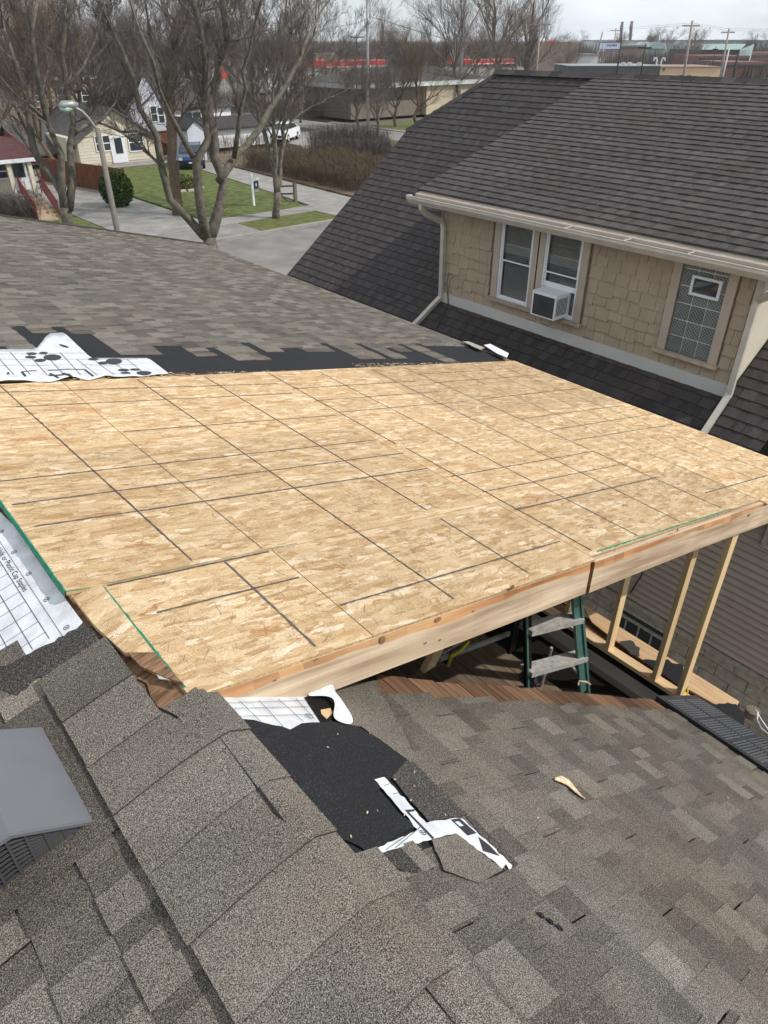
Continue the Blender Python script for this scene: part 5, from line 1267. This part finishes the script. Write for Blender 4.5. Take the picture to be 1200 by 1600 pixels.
def winpx(par,u0,v0,u1,v1,Y,**k): a=onY(u0,v1,Y); c=onY(u1,v0,Y); win(par,a.x,c.x,a.z,c.z,Y,**k)
def lap(par,x0,x1,z0,z1,Y,m,e=.2):
    z=z0
    while z<z1-.02:
        b=MB(); b.hexa([(x0,Y-.03,z),(x1,Y-.03,z),(x1,Y-.001,z),(x0,Y-.001,z),(x0,Y-.008,z+e),(x1,Y-.008,z+e),(x1,Y-.001,z+e),(x0,Y-.001,z+e)],m); b.build('siding_board',par); z+=e
# cream house
Y=56.8; hs=thing('cream_house',(onY(180,250,Y).x,Y,-HZ),'cream sided gable house with white front door across the street','house')
xl=onY(113,240,Y).x; xr=onY(243,240,Y).x; ze=zat(212,240,Y); xa=onY(150,240,Y).x; zp=zat(173,186,Y)
hbox(hs,'wall',xa-1.2,xr,Y,Y+9,-HZ,ze,'creamwall'); lap(hs,xa-1.2,xr,-HZ+.15,ze,Y,'creamwall'); gable(hs,xa-1.2,xr,Y,Y+9,ze,zp+.15,'roofg','creamwall')
hbox(hs,'wall',xl,xa-1.21,Y+.6,Y+8,-HZ,ze+.2,'creamwall'); 
winpx(hs,204,208,221,236,Y-.03); winpx(hs,152,212,170,236,Y-.03,div=(2,2)); winpx(hs,114,217,122,234,Y+.56)
a=onY(177,255,Y); c=onY(193,211,Y); d_=hbox(hs,'door',a.x,c.x,Y-.10,Y-.032,-HZ+.05,c.z,'white'); a2=onY(181,240,Y); c2=onY(188,215,Y); o=hbox(d_,'door_pane',a2.x,c2.x,Y-.115,Y-.102,a2.z,c2.z,'glass')
# maroon-roofed bungalow at left edge
Y=42.6; hs=thing('bungalow',(onY(20,320,Y).x,Y,-HZ),'maroon roofed bungalow with red stair rails at far left edge','house')
x1=onY(50,300,Y).x; x0=x1-8; ze=zat(248,20,Y)
hbox(hs,'wall',x0,x1,Y+.3,Y+9,-HZ,ze,'creamwall'); 
b=MB(); zz=zat(247,20,Y-.5); zu=zat(212,20,Y+2.0); xo=onY(54,247,Y-.5).x; b.prism([(x0-1,Y-.9,zz),(xo,Y-.9,zz),(xo,Y+2.2,zu),(x0-1,Y+2.2,zu)],(0,0,-.06),'maroon'); b.build('porch_roof',hs)
hbox(hs,'porch_fascia',x0-1,xo,Y-.96,Y-.91,zz-.17,zz,'white')
gable(hs,x0+2,x1-.4,Y+2.2,Y+9,ze+.5,zat(175,-20,Y+2.2),'maroon','creamwall')
b=MB(); p0_=onY(8,205,Y+2);p1_=onY(44,238,Y+2); b.tube([p0_,p1_],.08,'redpaint',4); b.build('rake_board',hs)
winpx(hs,-6,246+10,14,279,Y+.25); a=onY(24,298,Y+.2); c=onY(40,262,Y+.2); d_=hbox(hs,'door',a.x,c.x,Y+.12,Y+.2,a.z,onY(30,250,Y).z,'white'); hbox(d_,'door_pane',a.x+.12,c.x-.12,Y+.1,Y+.118,onY(30,278,Y).z,onY(30,256,Y).z,'glass')
pz=onY(45,300,Y).z
hbox(hs,'porch_base',x0,onY(56,300,Y).x,Y-.9,Y+.3,-HZ,pz,'conc')
for k in range(6):
    za=-HZ+(pz+HZ)*(1-(k+1)/6.5); s0=onY(36,330,Y).x; s1=onY(64,330,Y).x
    hbox(hs,'step',s0,s1,Y-.9-.3*(k+1),Y-.9-.3*k,-HZ,za,'step')
for xx in (onY(36,330,Y).x-.08,onY(66,330,Y).x+.05):
    b=MB(); b.tube([(xx,Y-.8,pz+.85),(xx,Y-2.7,-HZ+.85)],.04,'redpaint',4); b.tube([(xx,Y-.8,pz+.2),(xx,Y-2.7,-HZ+.2)],.03,'redpaint',4)
    for k in range(12): q=k/11; b.tube([(xx,Y-.8-1.9*q,pz+.85+(-HZ-pz)*q),(xx,Y-.8-1.9*q,pz+.1+(-HZ-pz)*q)],.025,'redpaint',4)
    b.build('stair_rail',hs)
for (ua,) in ((17,),(50,)):
    xx=onY(ua,280,Y-.6).x; hbox(hs,'porch_post',xx-.1,xx+.1,Y-.8,Y-.6,pz,zz-.1,'creamwall')
xx=onY(60,280,Y-.7).x; b=MB()
for dx in (-.22,0,.22): b.tube([(xx+dx,Y-.75,pz),(xx+dx,Y-.75,zz-.1)],.025,'pole',4)
for k in range(6): b.tube([(xx-.22,Y-.75,pz+.2+k*.3),(xx+.22,Y-.75,pz+.35+k*.3)],.02,'pole',4)
b.build('iron_trellis',hs)
# garage behind (between)
Y=60; hs=thing('garage',(onY(75,250,Y).x,Y,-HZ),'small dark brown garage with grey roof behind the left bare tree','garage')
x0=onY(40,240,Y).x; x1=onY(93,240,Y).x; z1=zat(238,70,Y); hbox(hs,'wall',x0,x1,Y,Y+6,-HZ,z1,'fence'); gable(hs,x0,x1,Y,Y+6,z1,zat(200,60,Y),'roofg','fence',axis='x')
# tan two storey block behind
Y=80; hs=thing('brick_apartment',(onY(110,200,Y).x,Y,-HZ),'two storey tan brick block with white eave behind the left trees','building')
x0=onY(28,180,Y).x; x1=onY(190,180,Y).x; z1=zat(124,110,Y); hbox(hs,'wall',x0,x1,Y,Y+10,-HZ,z1,'tanwall'); hbox(hs,'eave',x0-.3,x1+.3,Y-.4,Y+10.3,z1,z1+.22,'white'); hbox(hs,'roof',x0-.2,x1+.2,Y-.3,Y+10.2,z1+.22,z1+.5,'roofg')
hbox(hs,'brick_bay',onY(48,180,Y).x,onY(112,180,Y).x,Y-.25,Y-.01,-HZ,zat(158,80,Y),'tanbrick')
for u in (56,92,130,160): winpx(hs,u,140,u+9,158,Y-.02); winpx(hs,u,168,u+9,186,Y-.27)
# blue grey gable house
Y=68; hs=thing('grey_house',(onY(235,200,Y).x,Y,-HZ),'tall blue grey gable house behind the dark trunked tree','house')
x0=onY(206,190,Y).x; x1=onY(268,190,Y).x; ze=zat(165,235,Y); hbox(hs,'wall',x0,x1,Y,Y+9,-HZ,ze,'greywall'); lap(hs,x0,x1,-HZ+1.5,ze,Y,'greywall',.3); gable(hs,x0,x1,Y,Y+9,ze,zat(108,232,Y),'roofd','greywall'); winpx(hs,238,166,244,190,Y-.03); winpx(hs,248,168,254,192,Y-.03)
# white house and long white garage
Y=72; hs=thing('white_house',(onY(330,200,Y).x,Y,-HZ),'white house with dark roof and wide upper window behind the blue car','house')
x0=onY(274,190,Y).x; x1=onY(362,190,Y).x; ze=zat(168,310,Y); hbox(hs,'wall',x0,x1,Y,Y+9,-HZ,ze,'whitewall'); gable(hs,x0,x1,Y,Y+9,ze,zat(140,310,Y),'roofd','whitewall',axis='x'); winpx(hs,289,175,313,195,Y-.02,div=(2,1)); winpx(hs,280,215,286,228,Y-.02)
Y=60; hs=thing('white_garage',(onY(400,220,Y).x,Y,-HZ),'long low white garage with dark roof behind the hedge','garage')
x0=onY(330,220,Y).x; x1=onY(424,220,Y).x; ze=zat(199,380,Y); hbox(hs,'wall',x0,x1,Y,Y+7,-HZ,ze,'whitewall'); gable(hs,x0,x1,Y,Y+7,ze,zat(188,380,Y),'roofd','whitewall',axis='x')
Y=54.2; hs=thing('garden_shed',(onY(312,240,Y).x,Y,-HZ),'small pale blue grey shed with dark gable roof behind the blue car','shed')
x0=onY(297,240,Y).x; x1=onY(323,240,Y).x; ze=zat(201,310,Y); hbox(hs,'wall',x0,x1,Y,Y+3,-HZ,ze,'greywall'); gable(hs,x0,x1,Y,Y+3,ze,zat(188,308,Y),'roofd','greywall',over=.15)
# corner building with hip roof
Y=72; hs=thing('corner_shop',(onY(640,170,Y).x,Y,-HZ),'low building with grey hip roof and white fascia beyond the second street','building')
x0=onY(551,160,Y).x; x1=onY(668,160,Y).x; x2=onY(760,150,Y).x; ze=zat(137,600,Y)
hbox(hs,'wall',x0+.4,x1,Y+.9,Y+10,-HZ,ze,'shadewall'); hbox(hs,'wall',x1+.01,x2,Y+.2,Y+10,-HZ,ze,'tanwall')
hbox(hs,'fascia',x0-.2,x2+.2,Y-.3,Y+10.4,ze,ze+.55,'farwhite')
b=MB(); zt_=zat(106,600,Y+5); A_=[(x0-.3,Y-.4,ze+.55),(x2+.3,Y-.4,ze+.55),(x2+.3,Y+10.5,ze+.55),(x0-.3,Y+10.5,ze+.55)]; r0_=(x0+5,Y+5,zt_); r1_=(x2-5,Y+5,zt_)
b.face([A_[0],A_[1],r1_,r0_],'roofg'); b.face([A_[2],A_[3],r0_,r1_],'roofg'); b.face([A_[3],A_[0],r0_],'roofg'); b.face([A_[1],A_[2],r1_],'roofg'); b.build('roof',hs)
winpx(hs,556,141,574,158,Y+.88,fm='flatdark')
for u in (): hbox(hs,'window',onY(u,160,Y).x,onY(u,160,Y).x+1.2,Y+.44,Y+.49,-HZ+1,-HZ+2.4,'glass')
# petrol station canopies
def canopy(u0,u1,vt,vb,Y,dep,label):
    a=onY(u0,vb,Y); c=onY(u1,vt,Y); t_=thing('fuel_canopy',((a.x+c.x)/2,Y,-HZ),label,'canopy'); h=c.z-a.z
    hbox(t_,'canopy_deck',a.x,c.x,Y,Y+dep,a.z,c.z,'red'); hbox(t_,'white_stripe',a.x-.02,c.x+.02,Y-.06,Y-.002,a.z+.0,a.z+h*.2,'white'); hbox(t_,'top_trim',a.x,c.x,Y-.05,Y-.002,c.z-h*.1,c.z,'farwhite')
    n=4
    for k in range(n): x=a.x+(c.x-a.x)*(k+.5)/n; hbox(t_,'column',x-.25,x+.25,Y+dep*.4,Y+dep*.4+.5,-HZ,a.z,'white')
canopy(508,606,93,106,118,8,'long bright red fuel station canopy with white stripe left of the pole')
canopy(736,806,92,101,140,8,'shorter bright red canopy behind the bare trees above the dark ridge')
Y=112; a=onY(345,122,Y); c=onY(354,103,Y); t_=thing('red_sign',(a.x,Y,-HZ),'small upright red sign seen through the bare branches','sign'); hbox(t_,'panel',a.x,c.x,Y,Y+.4,a.z,c.z,'red'); hbox(t_,'post',(a.x+c.x)/2-.15,(a.x+c.x)/2+.15,Y+.1,Y+.3,-HZ,a.z,'steel')
Y=105; hs=thing('kiosk',(onY(545,115,Y).x,Y,-HZ),'pale glass fronted shop under the red canopy','shop'); a=onY(495,130,Y); c=onY(590,108,Y); hbox(hs,'wall',a.x,c.x,Y+14,Y+22,-HZ,onY(540,107,Y+14).z,'farwhite')
Y=160; hs=thing('dark_roof_hall',(onY(565,80,Y).x,Y,-HZ),'low hall with dark sloping roof on the skyline left of the conifers','building'); a=onY(530,90,Y); c=onY(603,82,Y); hbox(hs,'wall',a.x,c.x,Y,Y+15,-HZ,zat(84,560,Y),'tanwall')
b=MB(); zz=zat(84,560,Y); za=zat(72,590,Y); b.prism([(a.x-1,Y-1,zz),(c.x+1,Y-1,zz),(c.x+1,Y+8,za),(a.x+3,Y+8,za)],(0,0,.0-.4),'roofd'); b.build('roof',hs)

# ---- cars ----
def car(name,loc,rz,paint,label):
    t_=bpy.data.objects.new(name,None); C.objects.link(t_); t_.location=loc; t_.rotation_euler=(0,0,rz); tag(t_,label,'car')
    def add(b,nm,par,sm=False): o=b.build(nm,None,smooth=sm); o.parent=par; return o
    prof=[(-2.15,.30),(-2.2,.62),(-2.05,.82),(-1.15,.95),(-.45,1.38),(.9,1.44),(1.75,1.0),(2.1,.92),(2.15,.55),(2.1,.30)]
    b=MB(); n=len(prof)
    def w(z): return .86 if z<1.0 else .86-.42*(z-1.0)/.45*.6
    for a,c in zip(prof,prof[1:]): b.face([(a[0],-w(a[1]),a[1]),(a[0],w(a[1]),a[1]),(c[0],w(c[1]),c[1]),(c[0],-w(c[1]),c[1])],paint)
    # body sides: lower band and cabin
    low=[(-2.15,.30),(-2.2,.62),(-2.05,.82),(-1.15,.95),(1.75,1.0),(2.1,.92),(2.15,.55),(2.1,.30)]
    for s_ in (-1,1): b.face([(x,s_*.86,z) for x,z in (low if s_<0 else low[::-1])],paint)
    cab=[(-1.15,.95),(-.45,1.38),(.9,1.44),(1.75,1.0)]
    for s_ in (-1,1): b.face([(x,s_*w(z),z) for x,z in cab],paint)
    b.box((-2.1,-.84,.24),(2.1,.84,.32),'tyre'); add(b,'body',t_)
    g1=MB(); g1.face([(-1.13,-.78,.97),(-1.13,.78,.97),(-.50,.66,1.36),(-.50,-.66,1.36)][::-1],'glass'); g1.v=[(x-.02,y,z+.015) for x,y,z in g1.v]; add(g1,'windscreen',t_)
    for s_ in (-1,1):
        g1=MB(); g1.face([(-.95,s_*.865,1.0),(1.45,s_*.865,1.03),(.85,s_*.70,1.38),(-.42,s_*.70,1.34)],'glass'); add(g1,'side_window',t_)
    g1=MB(); g1.face([(1.70,-.74,1.04),(1.70,.74,1.04),(.96,.68,1.42),(.96,-.68,1.42)],'glass'); g1.v=[(x+.02,y,z+.01) for x,y,z in g1.v]; add(g1,'rear_window',t_)
    for x in (-1.35,1.35):
        for s_ in (-1,1):
            b=MB(); b.cyl((x,s_*.70,.32),(x,s_*.885,.32),.32,'tyre',18); wh=add(b,'wheel',t_); b=MB(); b.cyl((x,s_*.886,.32),(x,s_*.90,.32),.2,'alu',12); add(b,'rim',wh)
    for s_ in (-1,1):
        b=MB(); b.box((-2.2,s_*.74-.14,.62),(-2.08,s_*.74+.1,.78),'lampglass'); add(b,'headlight',t_)
    b=MB(); b.box((-2.22,-.5,.42),(-2.17,.5,.58),'tyre'); add(b,'grille',t_)
    b=MB(); b.box((-2.235,-.2,.42),(-2.221,.2,.5),'white'); add(b,'number_plate',t_)
    return t_
p=G(308,262); car('parked_car',(p.x+.2,p.y+1.0,-HZ+.02),R(62),'carblue','dark blue car parked nose towards the street at the end of the driveway')
p=G(452,221); car('parked_car',(p.x,p.y+.8,-HZ+.02),R(38),'carwhite','white car parked beyond the white garage near the second street')

# ================= FAR RIGHT SKYLINE =================
def fobj(name,u,v,D,label,cat,group=None):
    p=far(u,v,D); t_=bpy.data.objects.new(name,None); C.objects.link(t_); t_.location=(p.x,p.y,-HZ); t_.rotation_euler=(0,0,-YAW); tag(t_,label,cat,group); t_['D']=D; return t_
def floc(t_,u,v,D): p=far(u,v,D); q=Matrix.Rotation(YAW,3,'Z')@(p-Vector((t_.location.x,t_.location.y,-HZ))); return q
def fbox(t_,name,u0,u1,vt,vb,D,dep,m):
    a=floc(t_,u0,vt,D); c=floc(t_,u1,vt,D); zb=0 if vb is None else floc(t_,u0,vb,D).z; b=MB(); b.box((a.x,a.y,zb),(c.x,a.y+dep,a.z),m); o=b.build(name); o.parent=t_; return o
def fmb(t_,b,name,smooth=False): o=b.build(name,smooth=smooth); o.parent=t_; return o
t_=fobj('flat_building',985,110,170,'dark grey flat roofed wall behind the dark ridge right of the trees','building'); fbox(t_,'wall',890,1032,103.5,None,170,15,'flatdark'); fbox(t_,'parapet',889,1033,102.5,103.6,169.8,15.2,'steel')
for u in (975,985,1000): fbox(t_,'roof_unit',u,u+3,97.5,102.5,173,2,'farwhite')
t_=fobj('peach_building',1080,112,170,'flat roofed peach coloured building left of the slanted utility poles','building'); fbox(t_,'wall',1032.5,1127,105,None,170,15,'peach'); fbox(t_,'parapet',1032,1127.5,104,105.1,169.8,15,'tanbrick'); fbox(t_,'vent_box',1037,1039,107,110,169.7,.25,'dark')
for u in (1062,1074): fbox(t_,'red_panel',u,u+6,117.4,121,169.7,.2,'maroon')
# goose-neck vents
for u in (1025,1032):
    t_=fobj('gooseneck_pipe',u,103,172,'white gooseneck vent pipe bending '+('left' if u<1028 else 'right')+' on the dark flat roof','pipe','gooseneck vent pipes'); a=floc(t_,u,103,172); b=MB(); s_=1 if u>1028 else -1
    b.tube([(a.x,0,a.z-.3),(a.x,0,a.z+1.0),(a.x+.2*s_,0,a.z+1.35),(a.x+.6*s_,0,a.z+1.3),(a.x+.7*s_,0,a.z+.9)],.16,'farwhite',6); fmb(t_,b,'pipe')
# sign board with lettering
t_=fobj('banner_sign',954,72,140,'pale blue sign board lettered in dark blue hanging beside a black pole','sign'); a=floc(t_,937.5,66.5,140); c=floc(t_,969.5,76.5,140); b=MB(); b.box((a.x,a.y,c.z),(c.x,a.y+.15,a.z),'signwhite'); fmb(t_,b,'panel')
b=MB()
for q in ((a.x-.08,a.x,c.z,a.z),(a.x,c.x,a.z,a.z+.08),(a.x,c.x,c.z-.08,c.z)): b.box((q[0],a.y-.03,q[2]),(q[1],a.y+.18,q[3]),'signblue')
fmb(t_,b,'frame')
def ftext(t_,s,size,x,y,z,m='signblue'):
    cu=bpy.data.curves.new('t','FONT'); cu.body=s; cu.size=size; cu.offset=.02*size; ob=bpy.data.objects.new('t',cu); C.objects.link(ob); dg=bpy.context.evaluated_depsgraph_get(); me=bpy.data.meshes.new_from_object(ob.evaluated_get(dg)); bpy.data.objects.remove(ob)
    for v_ in me.vertices: v_.co=Vector((x+v_.co.x,y,z+v_.co.y))
    me.materials.clear(); me.materials.append(M[m]); o=bpy.data.objects.new('lettering',me); C.objects.link(o); o.parent=t_; return o
H_=a.z-c.z
ftext(t_,'SAZAMA',H_*.50,a.x+(c.x-a.x)*.33,a.y-.02,c.z+H_*.42); ftext(t_,'S',H_*.62,a.x+(c.x-a.x)*.10,a.y-.02,c.z+H_*.22,'glassgreen')
def fpole(u0,v0,u1,v1,D,r0,r1,m,label,grp=None,arm=None,name='utility_pole'):
    t_=fobj(name,u1,v1,D,label,'pole',grp); a=floc(t_,u1,v1,D); c=floc(t_,u0,v0,D); b=MB(); b.tube([(a.x,a.y,0),(a.x+(c.x-a.x)*.9,a.y,c.z)],[r0*.75,r1*.7],m,8); fmb(t_,b,'shaft',True)
    if arm:
        b=MB(); b.box((c.x-arm,c.y-.1,c.z-.7),(c.x+arm,c.y+.1,c.z-.5),m); fmb(t_,b,'cross_arm')
    return t_
fpole(971.5,60,963,120,139,.22,.16,'pole','black pole carrying the pale lettered sign',name='sign_pole'); fpole(1009,68,1001,120,139,.2,.14,'pole','black pole right of the lettered sign with short top arm',arm=1.1,name='light_pole')
fpole(1081.5,32,1069,122,120,.28,.20,'timber','pale utility pole with cross arm nearest the peach building',arm=1.2)
fpole(1139,44,1126,122,150,.28,.2,'timber','pale utility pole with cross arm above the green roof',arm=1.2)
fpole(1139.5,76,1129,122,140,.2,.17,'farwhite','short pale pole just right of the taller utility pole'); fpole(1155,77,1145,122,135,.28,.22,'pole','stout black leaning pole in front of the green roof',name='light_pole')
fpole(962,44,956,110,260,.22,.16,'timber','thin dark pole with cross arm left of the chimneys',arm=1.6); fpole(942,50,930,100,250,.5,.3,'timber','leaning grey pole left of the lettered sign'); fpole(1119,72,1110,115,190,.15,.12,'pole','thin grey lamp post between utility poles',arm=.6,name='light_pole')
fpole(557,53,558,110,190,.2,.15,'pole','distant utility pole with cross arm near the top left of the red canopy',arm=1.5); fpole(727,0,718,120,110,.35,.3,'steel','grey pole behind the wide bare tree'); fpole(845,30,838,118,120,.22,.18,'timber','pale pole behind the rightmost bare tree',arm=1.4)
for u0,u1,vt in ((968,973,34),(983,988,33)):
    t_=fobj('chimney_stack',u0,62,700,('left' if u0<975 else 'right')+' one of two tall dark industrial chimneys on the horizon','chimney','pair of industrial chimneys'); a=floc(t_,(u0+u1)/2,62,700); c=floc(t_,(u0+u1)/2+2,vt,700); w2=abs(floc(t_,u1,vt,700).x-floc(t_,u0,vt,700).x)/2
    b=MB(); b.tube([(a.x,0,0),(c.x,0,c.z)],[w2,w2*.85],'flatdark',14); fmb(t_,b,'shaft',True); b=MB(); b.tube([(c.x,0,c.z-6),(c.x,0,c.z-2)],w2*.93,'brickfar',14); fmb(t_,b,'band',True)
t_=fobj('factory',1010,64,600,'low pale factory on the horizon under the chimneys','building'); fbox(t_,'wall',925,1100,64,None,640,30,'farwhite'); fbox(t_,'roof',925,1100,62.5,64,639,32,'farroof'); 
t_=fobj('glass_hall',995,72,330,'curved glass roofed hall left of the utility poles','building'); fbox(t_,'wall',975,1042,76,None,330,20,'greenroof')
a=floc(t_,1012,76,329); c=floc(t_,1040,76,329); zt_=floc(t_,1026,65.5,329).z; b=MB(); n=10
for k in range(n):
    a0,a1=PI*k/n,PI*(k+1)/n; xm=(a.x+c.x)/2; rr=(c.x-a.x)/2; hh=zt_-a.z
    b.face([(xm-rr*math.cos(a0),a.y,a.z+hh*math.sin(a0)),(xm-rr*math.cos(a1),a.y,a.z+hh*math.sin(a1)),(xm-rr*math.cos(a1),a.y+20,a.z+hh*math.sin(a1)),(xm-rr*math.cos(a0),a.y+20,a.z+hh*math.sin(a0))],'glassgreen')
b.face([(xm-rr*math.cos(PI*k/n),a.y,a.z+hh*math.sin(PI*k/n)) for k in range(n+1)],'glassgreen'); fmb(t_,b,'curved_roof')
t_=fobj('brown_warehouse',1000,80,300,'brown grey warehouse behind the lettered sign','building'); fbox(t_,'wall',970,1010,73,None,300,20,'tanbrick'); fbox(t_,'roof',969,1011,70.5,73,299,22,'farroof')
for u in (1016,1026):
    t_=fobj('silo',u,62,560,('left' if u<1020 else 'right')+' one of two round topped grey silos on the horizon','silo','pair of silos'); a=floc(t_,u,62,560); c=floc(t_,u,55,560); b=MB(); b.tube([(a.x,0,0),(c.x,0,c.z-2),(c.x,0,c.z-.5),(c.x,0,c.z)],[2.1,2.1,1.5,.3],'farroof',12); fmb(t_,b,'tank',True)
t_=fobj('church',1062,72,420,'small white church with pointed gable on the horizon','church'); fbox(t_,'wall',1055,1066,72,None,420,10,'farwhite'); b=MB(); a=floc(t_,1059,72,419); c=floc(t_,1065,72,419); tp=floc(t_,1062,64.5,419); b.prism([(a.x,a.y,a.z),(c.x,a.y,a.z),(tp.x,a.y,tp.z)],(0,8,0),'farwhite'); fmb(t_,b,'spire')
t_=fobj('green_roof_hall',1135,80,260,'large hall with pale green metal roof and striped gable at far right','building'); fbox(t_,'wall',1098,1156,77.5,None,260,30,'flatdark')
a=floc(t_,1096,77.5,259); c=floc(t_,1157,77.5,259); r0_=floc(t_,1100,68.5,275); r1_=floc(t_,1166,68.5,275); b=MB(); b.face([(a.x,a.y,a.z),(c.x,a.y,c.z),(r1_.x,r1_.y,r1_.z),(r0_.x,r0_.y,r0_.z)],'greenroof'); fmb(t_,b,'roof')
a=floc(t_,1157,77.5,259); c=floc(t_,1176,77,270); b=MB(); b.face([(a.x,a.y,0),(c.x,c.y,0),(c.x,c.y,c.z),(r1_.x,r1_.y-6,r1_.z),(a.x,a.y,a.z)],'glassgreen'); 
fmb(t_,b,'gable_wall')
for k in range(7):
    q=k/7; x=a.x+(c.x-a.x)*q; y=a.y+(c.y-a.y)*q; b=MB(); b.box((x,y-.3,0),(x+.25,y-.05,a.z*.98),'farwhite'); fmb(t_,b,'panel_rib')
for (u0,u1,vt,D,m,lb) in ((1090,1172,87,230,'brickfar','long dull red brick building below the green roof'),(1135,1200,97,200,'brickfar','nearer dull red brick building at the right edge'),(1165,1260,82,320,'brickfar','reddish building behind bare trees at the right edge')):
    t_=fobj('brick_building',(u0+u1)/2,95,D,lb,'building'); fbox(t_,'wall',u0,u1,vt,None,D,20,m); fbox(t_,'window_band',u0+2,u1-2,vt+4,vt+8,D-.3,.28,'glass')
# elevated road on the horizon at right
t_=fobj('viaduct',1180,66,520,'grey elevated roadway on piers along the right horizon','bridge'); fbox(t_,'deck',1090,1300,63.5,66.5,520,12,'steel'); fbox(t_,'parapet',1090,1300,62.2,63.5,519,1,'farroof')
for k in range(18): u=1160+k*8; o=fbox(t_,'pier',u,u+4.2,66.5,None,522,6,'farwhite')
t_=fobj('white_store',915,88,210,'low white buildings behind bare trees left of the sign','building'); fbox(t_,'wall',885,935,86,None,210,10,'farwhite'); fbox(t_,'roof',884,936,84.6,86,209.5,11,'farroof')
t_=fobj('brick_store',860,80,190,'pinkish brick store with red top behind the rightmost bare tree','building'); fbox(t_,'wall',845,905,66,None,200,12,'tanbrick'); fbox(t_,'sign_band',856,866,64,67,199,.5,'red')
# distant woods along the horizon
def woods(D,u0,u1,v,amp,seed,name='woods'):
    rng=random.Random(seed); mb=MB(); u=u0; mi=1+D/400
    while u<u1:
        p=far(u,v,D*rng.uniform(.95,1.1)); h=p.z+HZ+rng.uniform(-.3,1)*amp; w2=rng.uniform(1.5,3)*mi
        for k in range(34):
            q=Vector((p.x+rng.gauss(0,w2*.6),p.y+rng.gauss(0,w2*.6),-HZ)); hh=max(1.5,h*rng.uniform(.45,1)); a=rng.uniform(0,6.28); w3=rng.uniform(.08,.5)*mi*.5; le=rng.uniform(0,.35)*hh
            t=q+Vector((le*math.cos(a)*.6,le*math.sin(a)*.6,hh)); s_=Vector((math.cos(a*3),math.sin(a*3),0))*w3
            mb.face([q-s_,q+s_,t],'farwood',rng.uniform(.6,1.3)); 
        u+=rng.uniform(1.5,3.5)
    o=mb.build(name,kind='stuff'); o['label']='bare woods along the horizon'; o['category']='woods'; return o
woods(1100,-200,1400,63,3,1); woods(420,-150,930,70,2.5,2); woods(360,1050,1300,74,2,4); woods(260,960,1060,82,1.5,5); woods(210,1080,1250,96,1.2,6); woods(300,560,900,84,2,7)
# overhead wires
def wire(pts,label):
    b=MB(); b.tube(pts,.02,'wire',4); tag(b.build('overhead_wire'),label,'wire')
a=onY(578,26,60); wire([a,onY(560,36,64),onY(535,40,70),onY(480,52,90)],'black overhead wire running left from the tall grey pole'); wire([a,onY(600,32,58),onY(640,45,56),onY(700,62,52)],'black overhead wire sagging right from the tall grey pole')
for k,v in enumerate((36,39)): wire([far(940,v+10,300),far(1081,v,121),far(1139,v+9,150),far(1260,v+10,170)],['lower thin overhead wire strung between the utility poles at right','upper thin overhead wire strung between the utility poles at right'][1-k])

hm=bpy.data.materials.new('haze_air'); hm.use_nodes=True; hn=hm.node_tree; hn.nodes.clear(); ho=hn.nodes.new('ShaderNodeOutputMaterial'); hv=hn.nodes.new('ShaderNodeVolumePrincipled')
hv.inputs['Color'].default_value=(.93,.95,1,1); hv.inputs['Density'].default_value=.00025; hv.inputs['Anisotropy'].default_value=.2; hn.links.new(hv.outputs[0],ho.inputs['Volume'])
b=MB(); b.box((-1400,-650,-HZ-2.0),(2600,2400,45),'dark'); ho_=b.build('haze',kind='stuff'); ho_.data.materials.clear(); ho_.data.materials.append(hm)
# ================= LIFT EVERYTHING TO WORLD HEIGHT =================
for o in list(C.objects):
    if o.parent is None and o.type in ('MESH','EMPTY'): o.location.z+=HZ
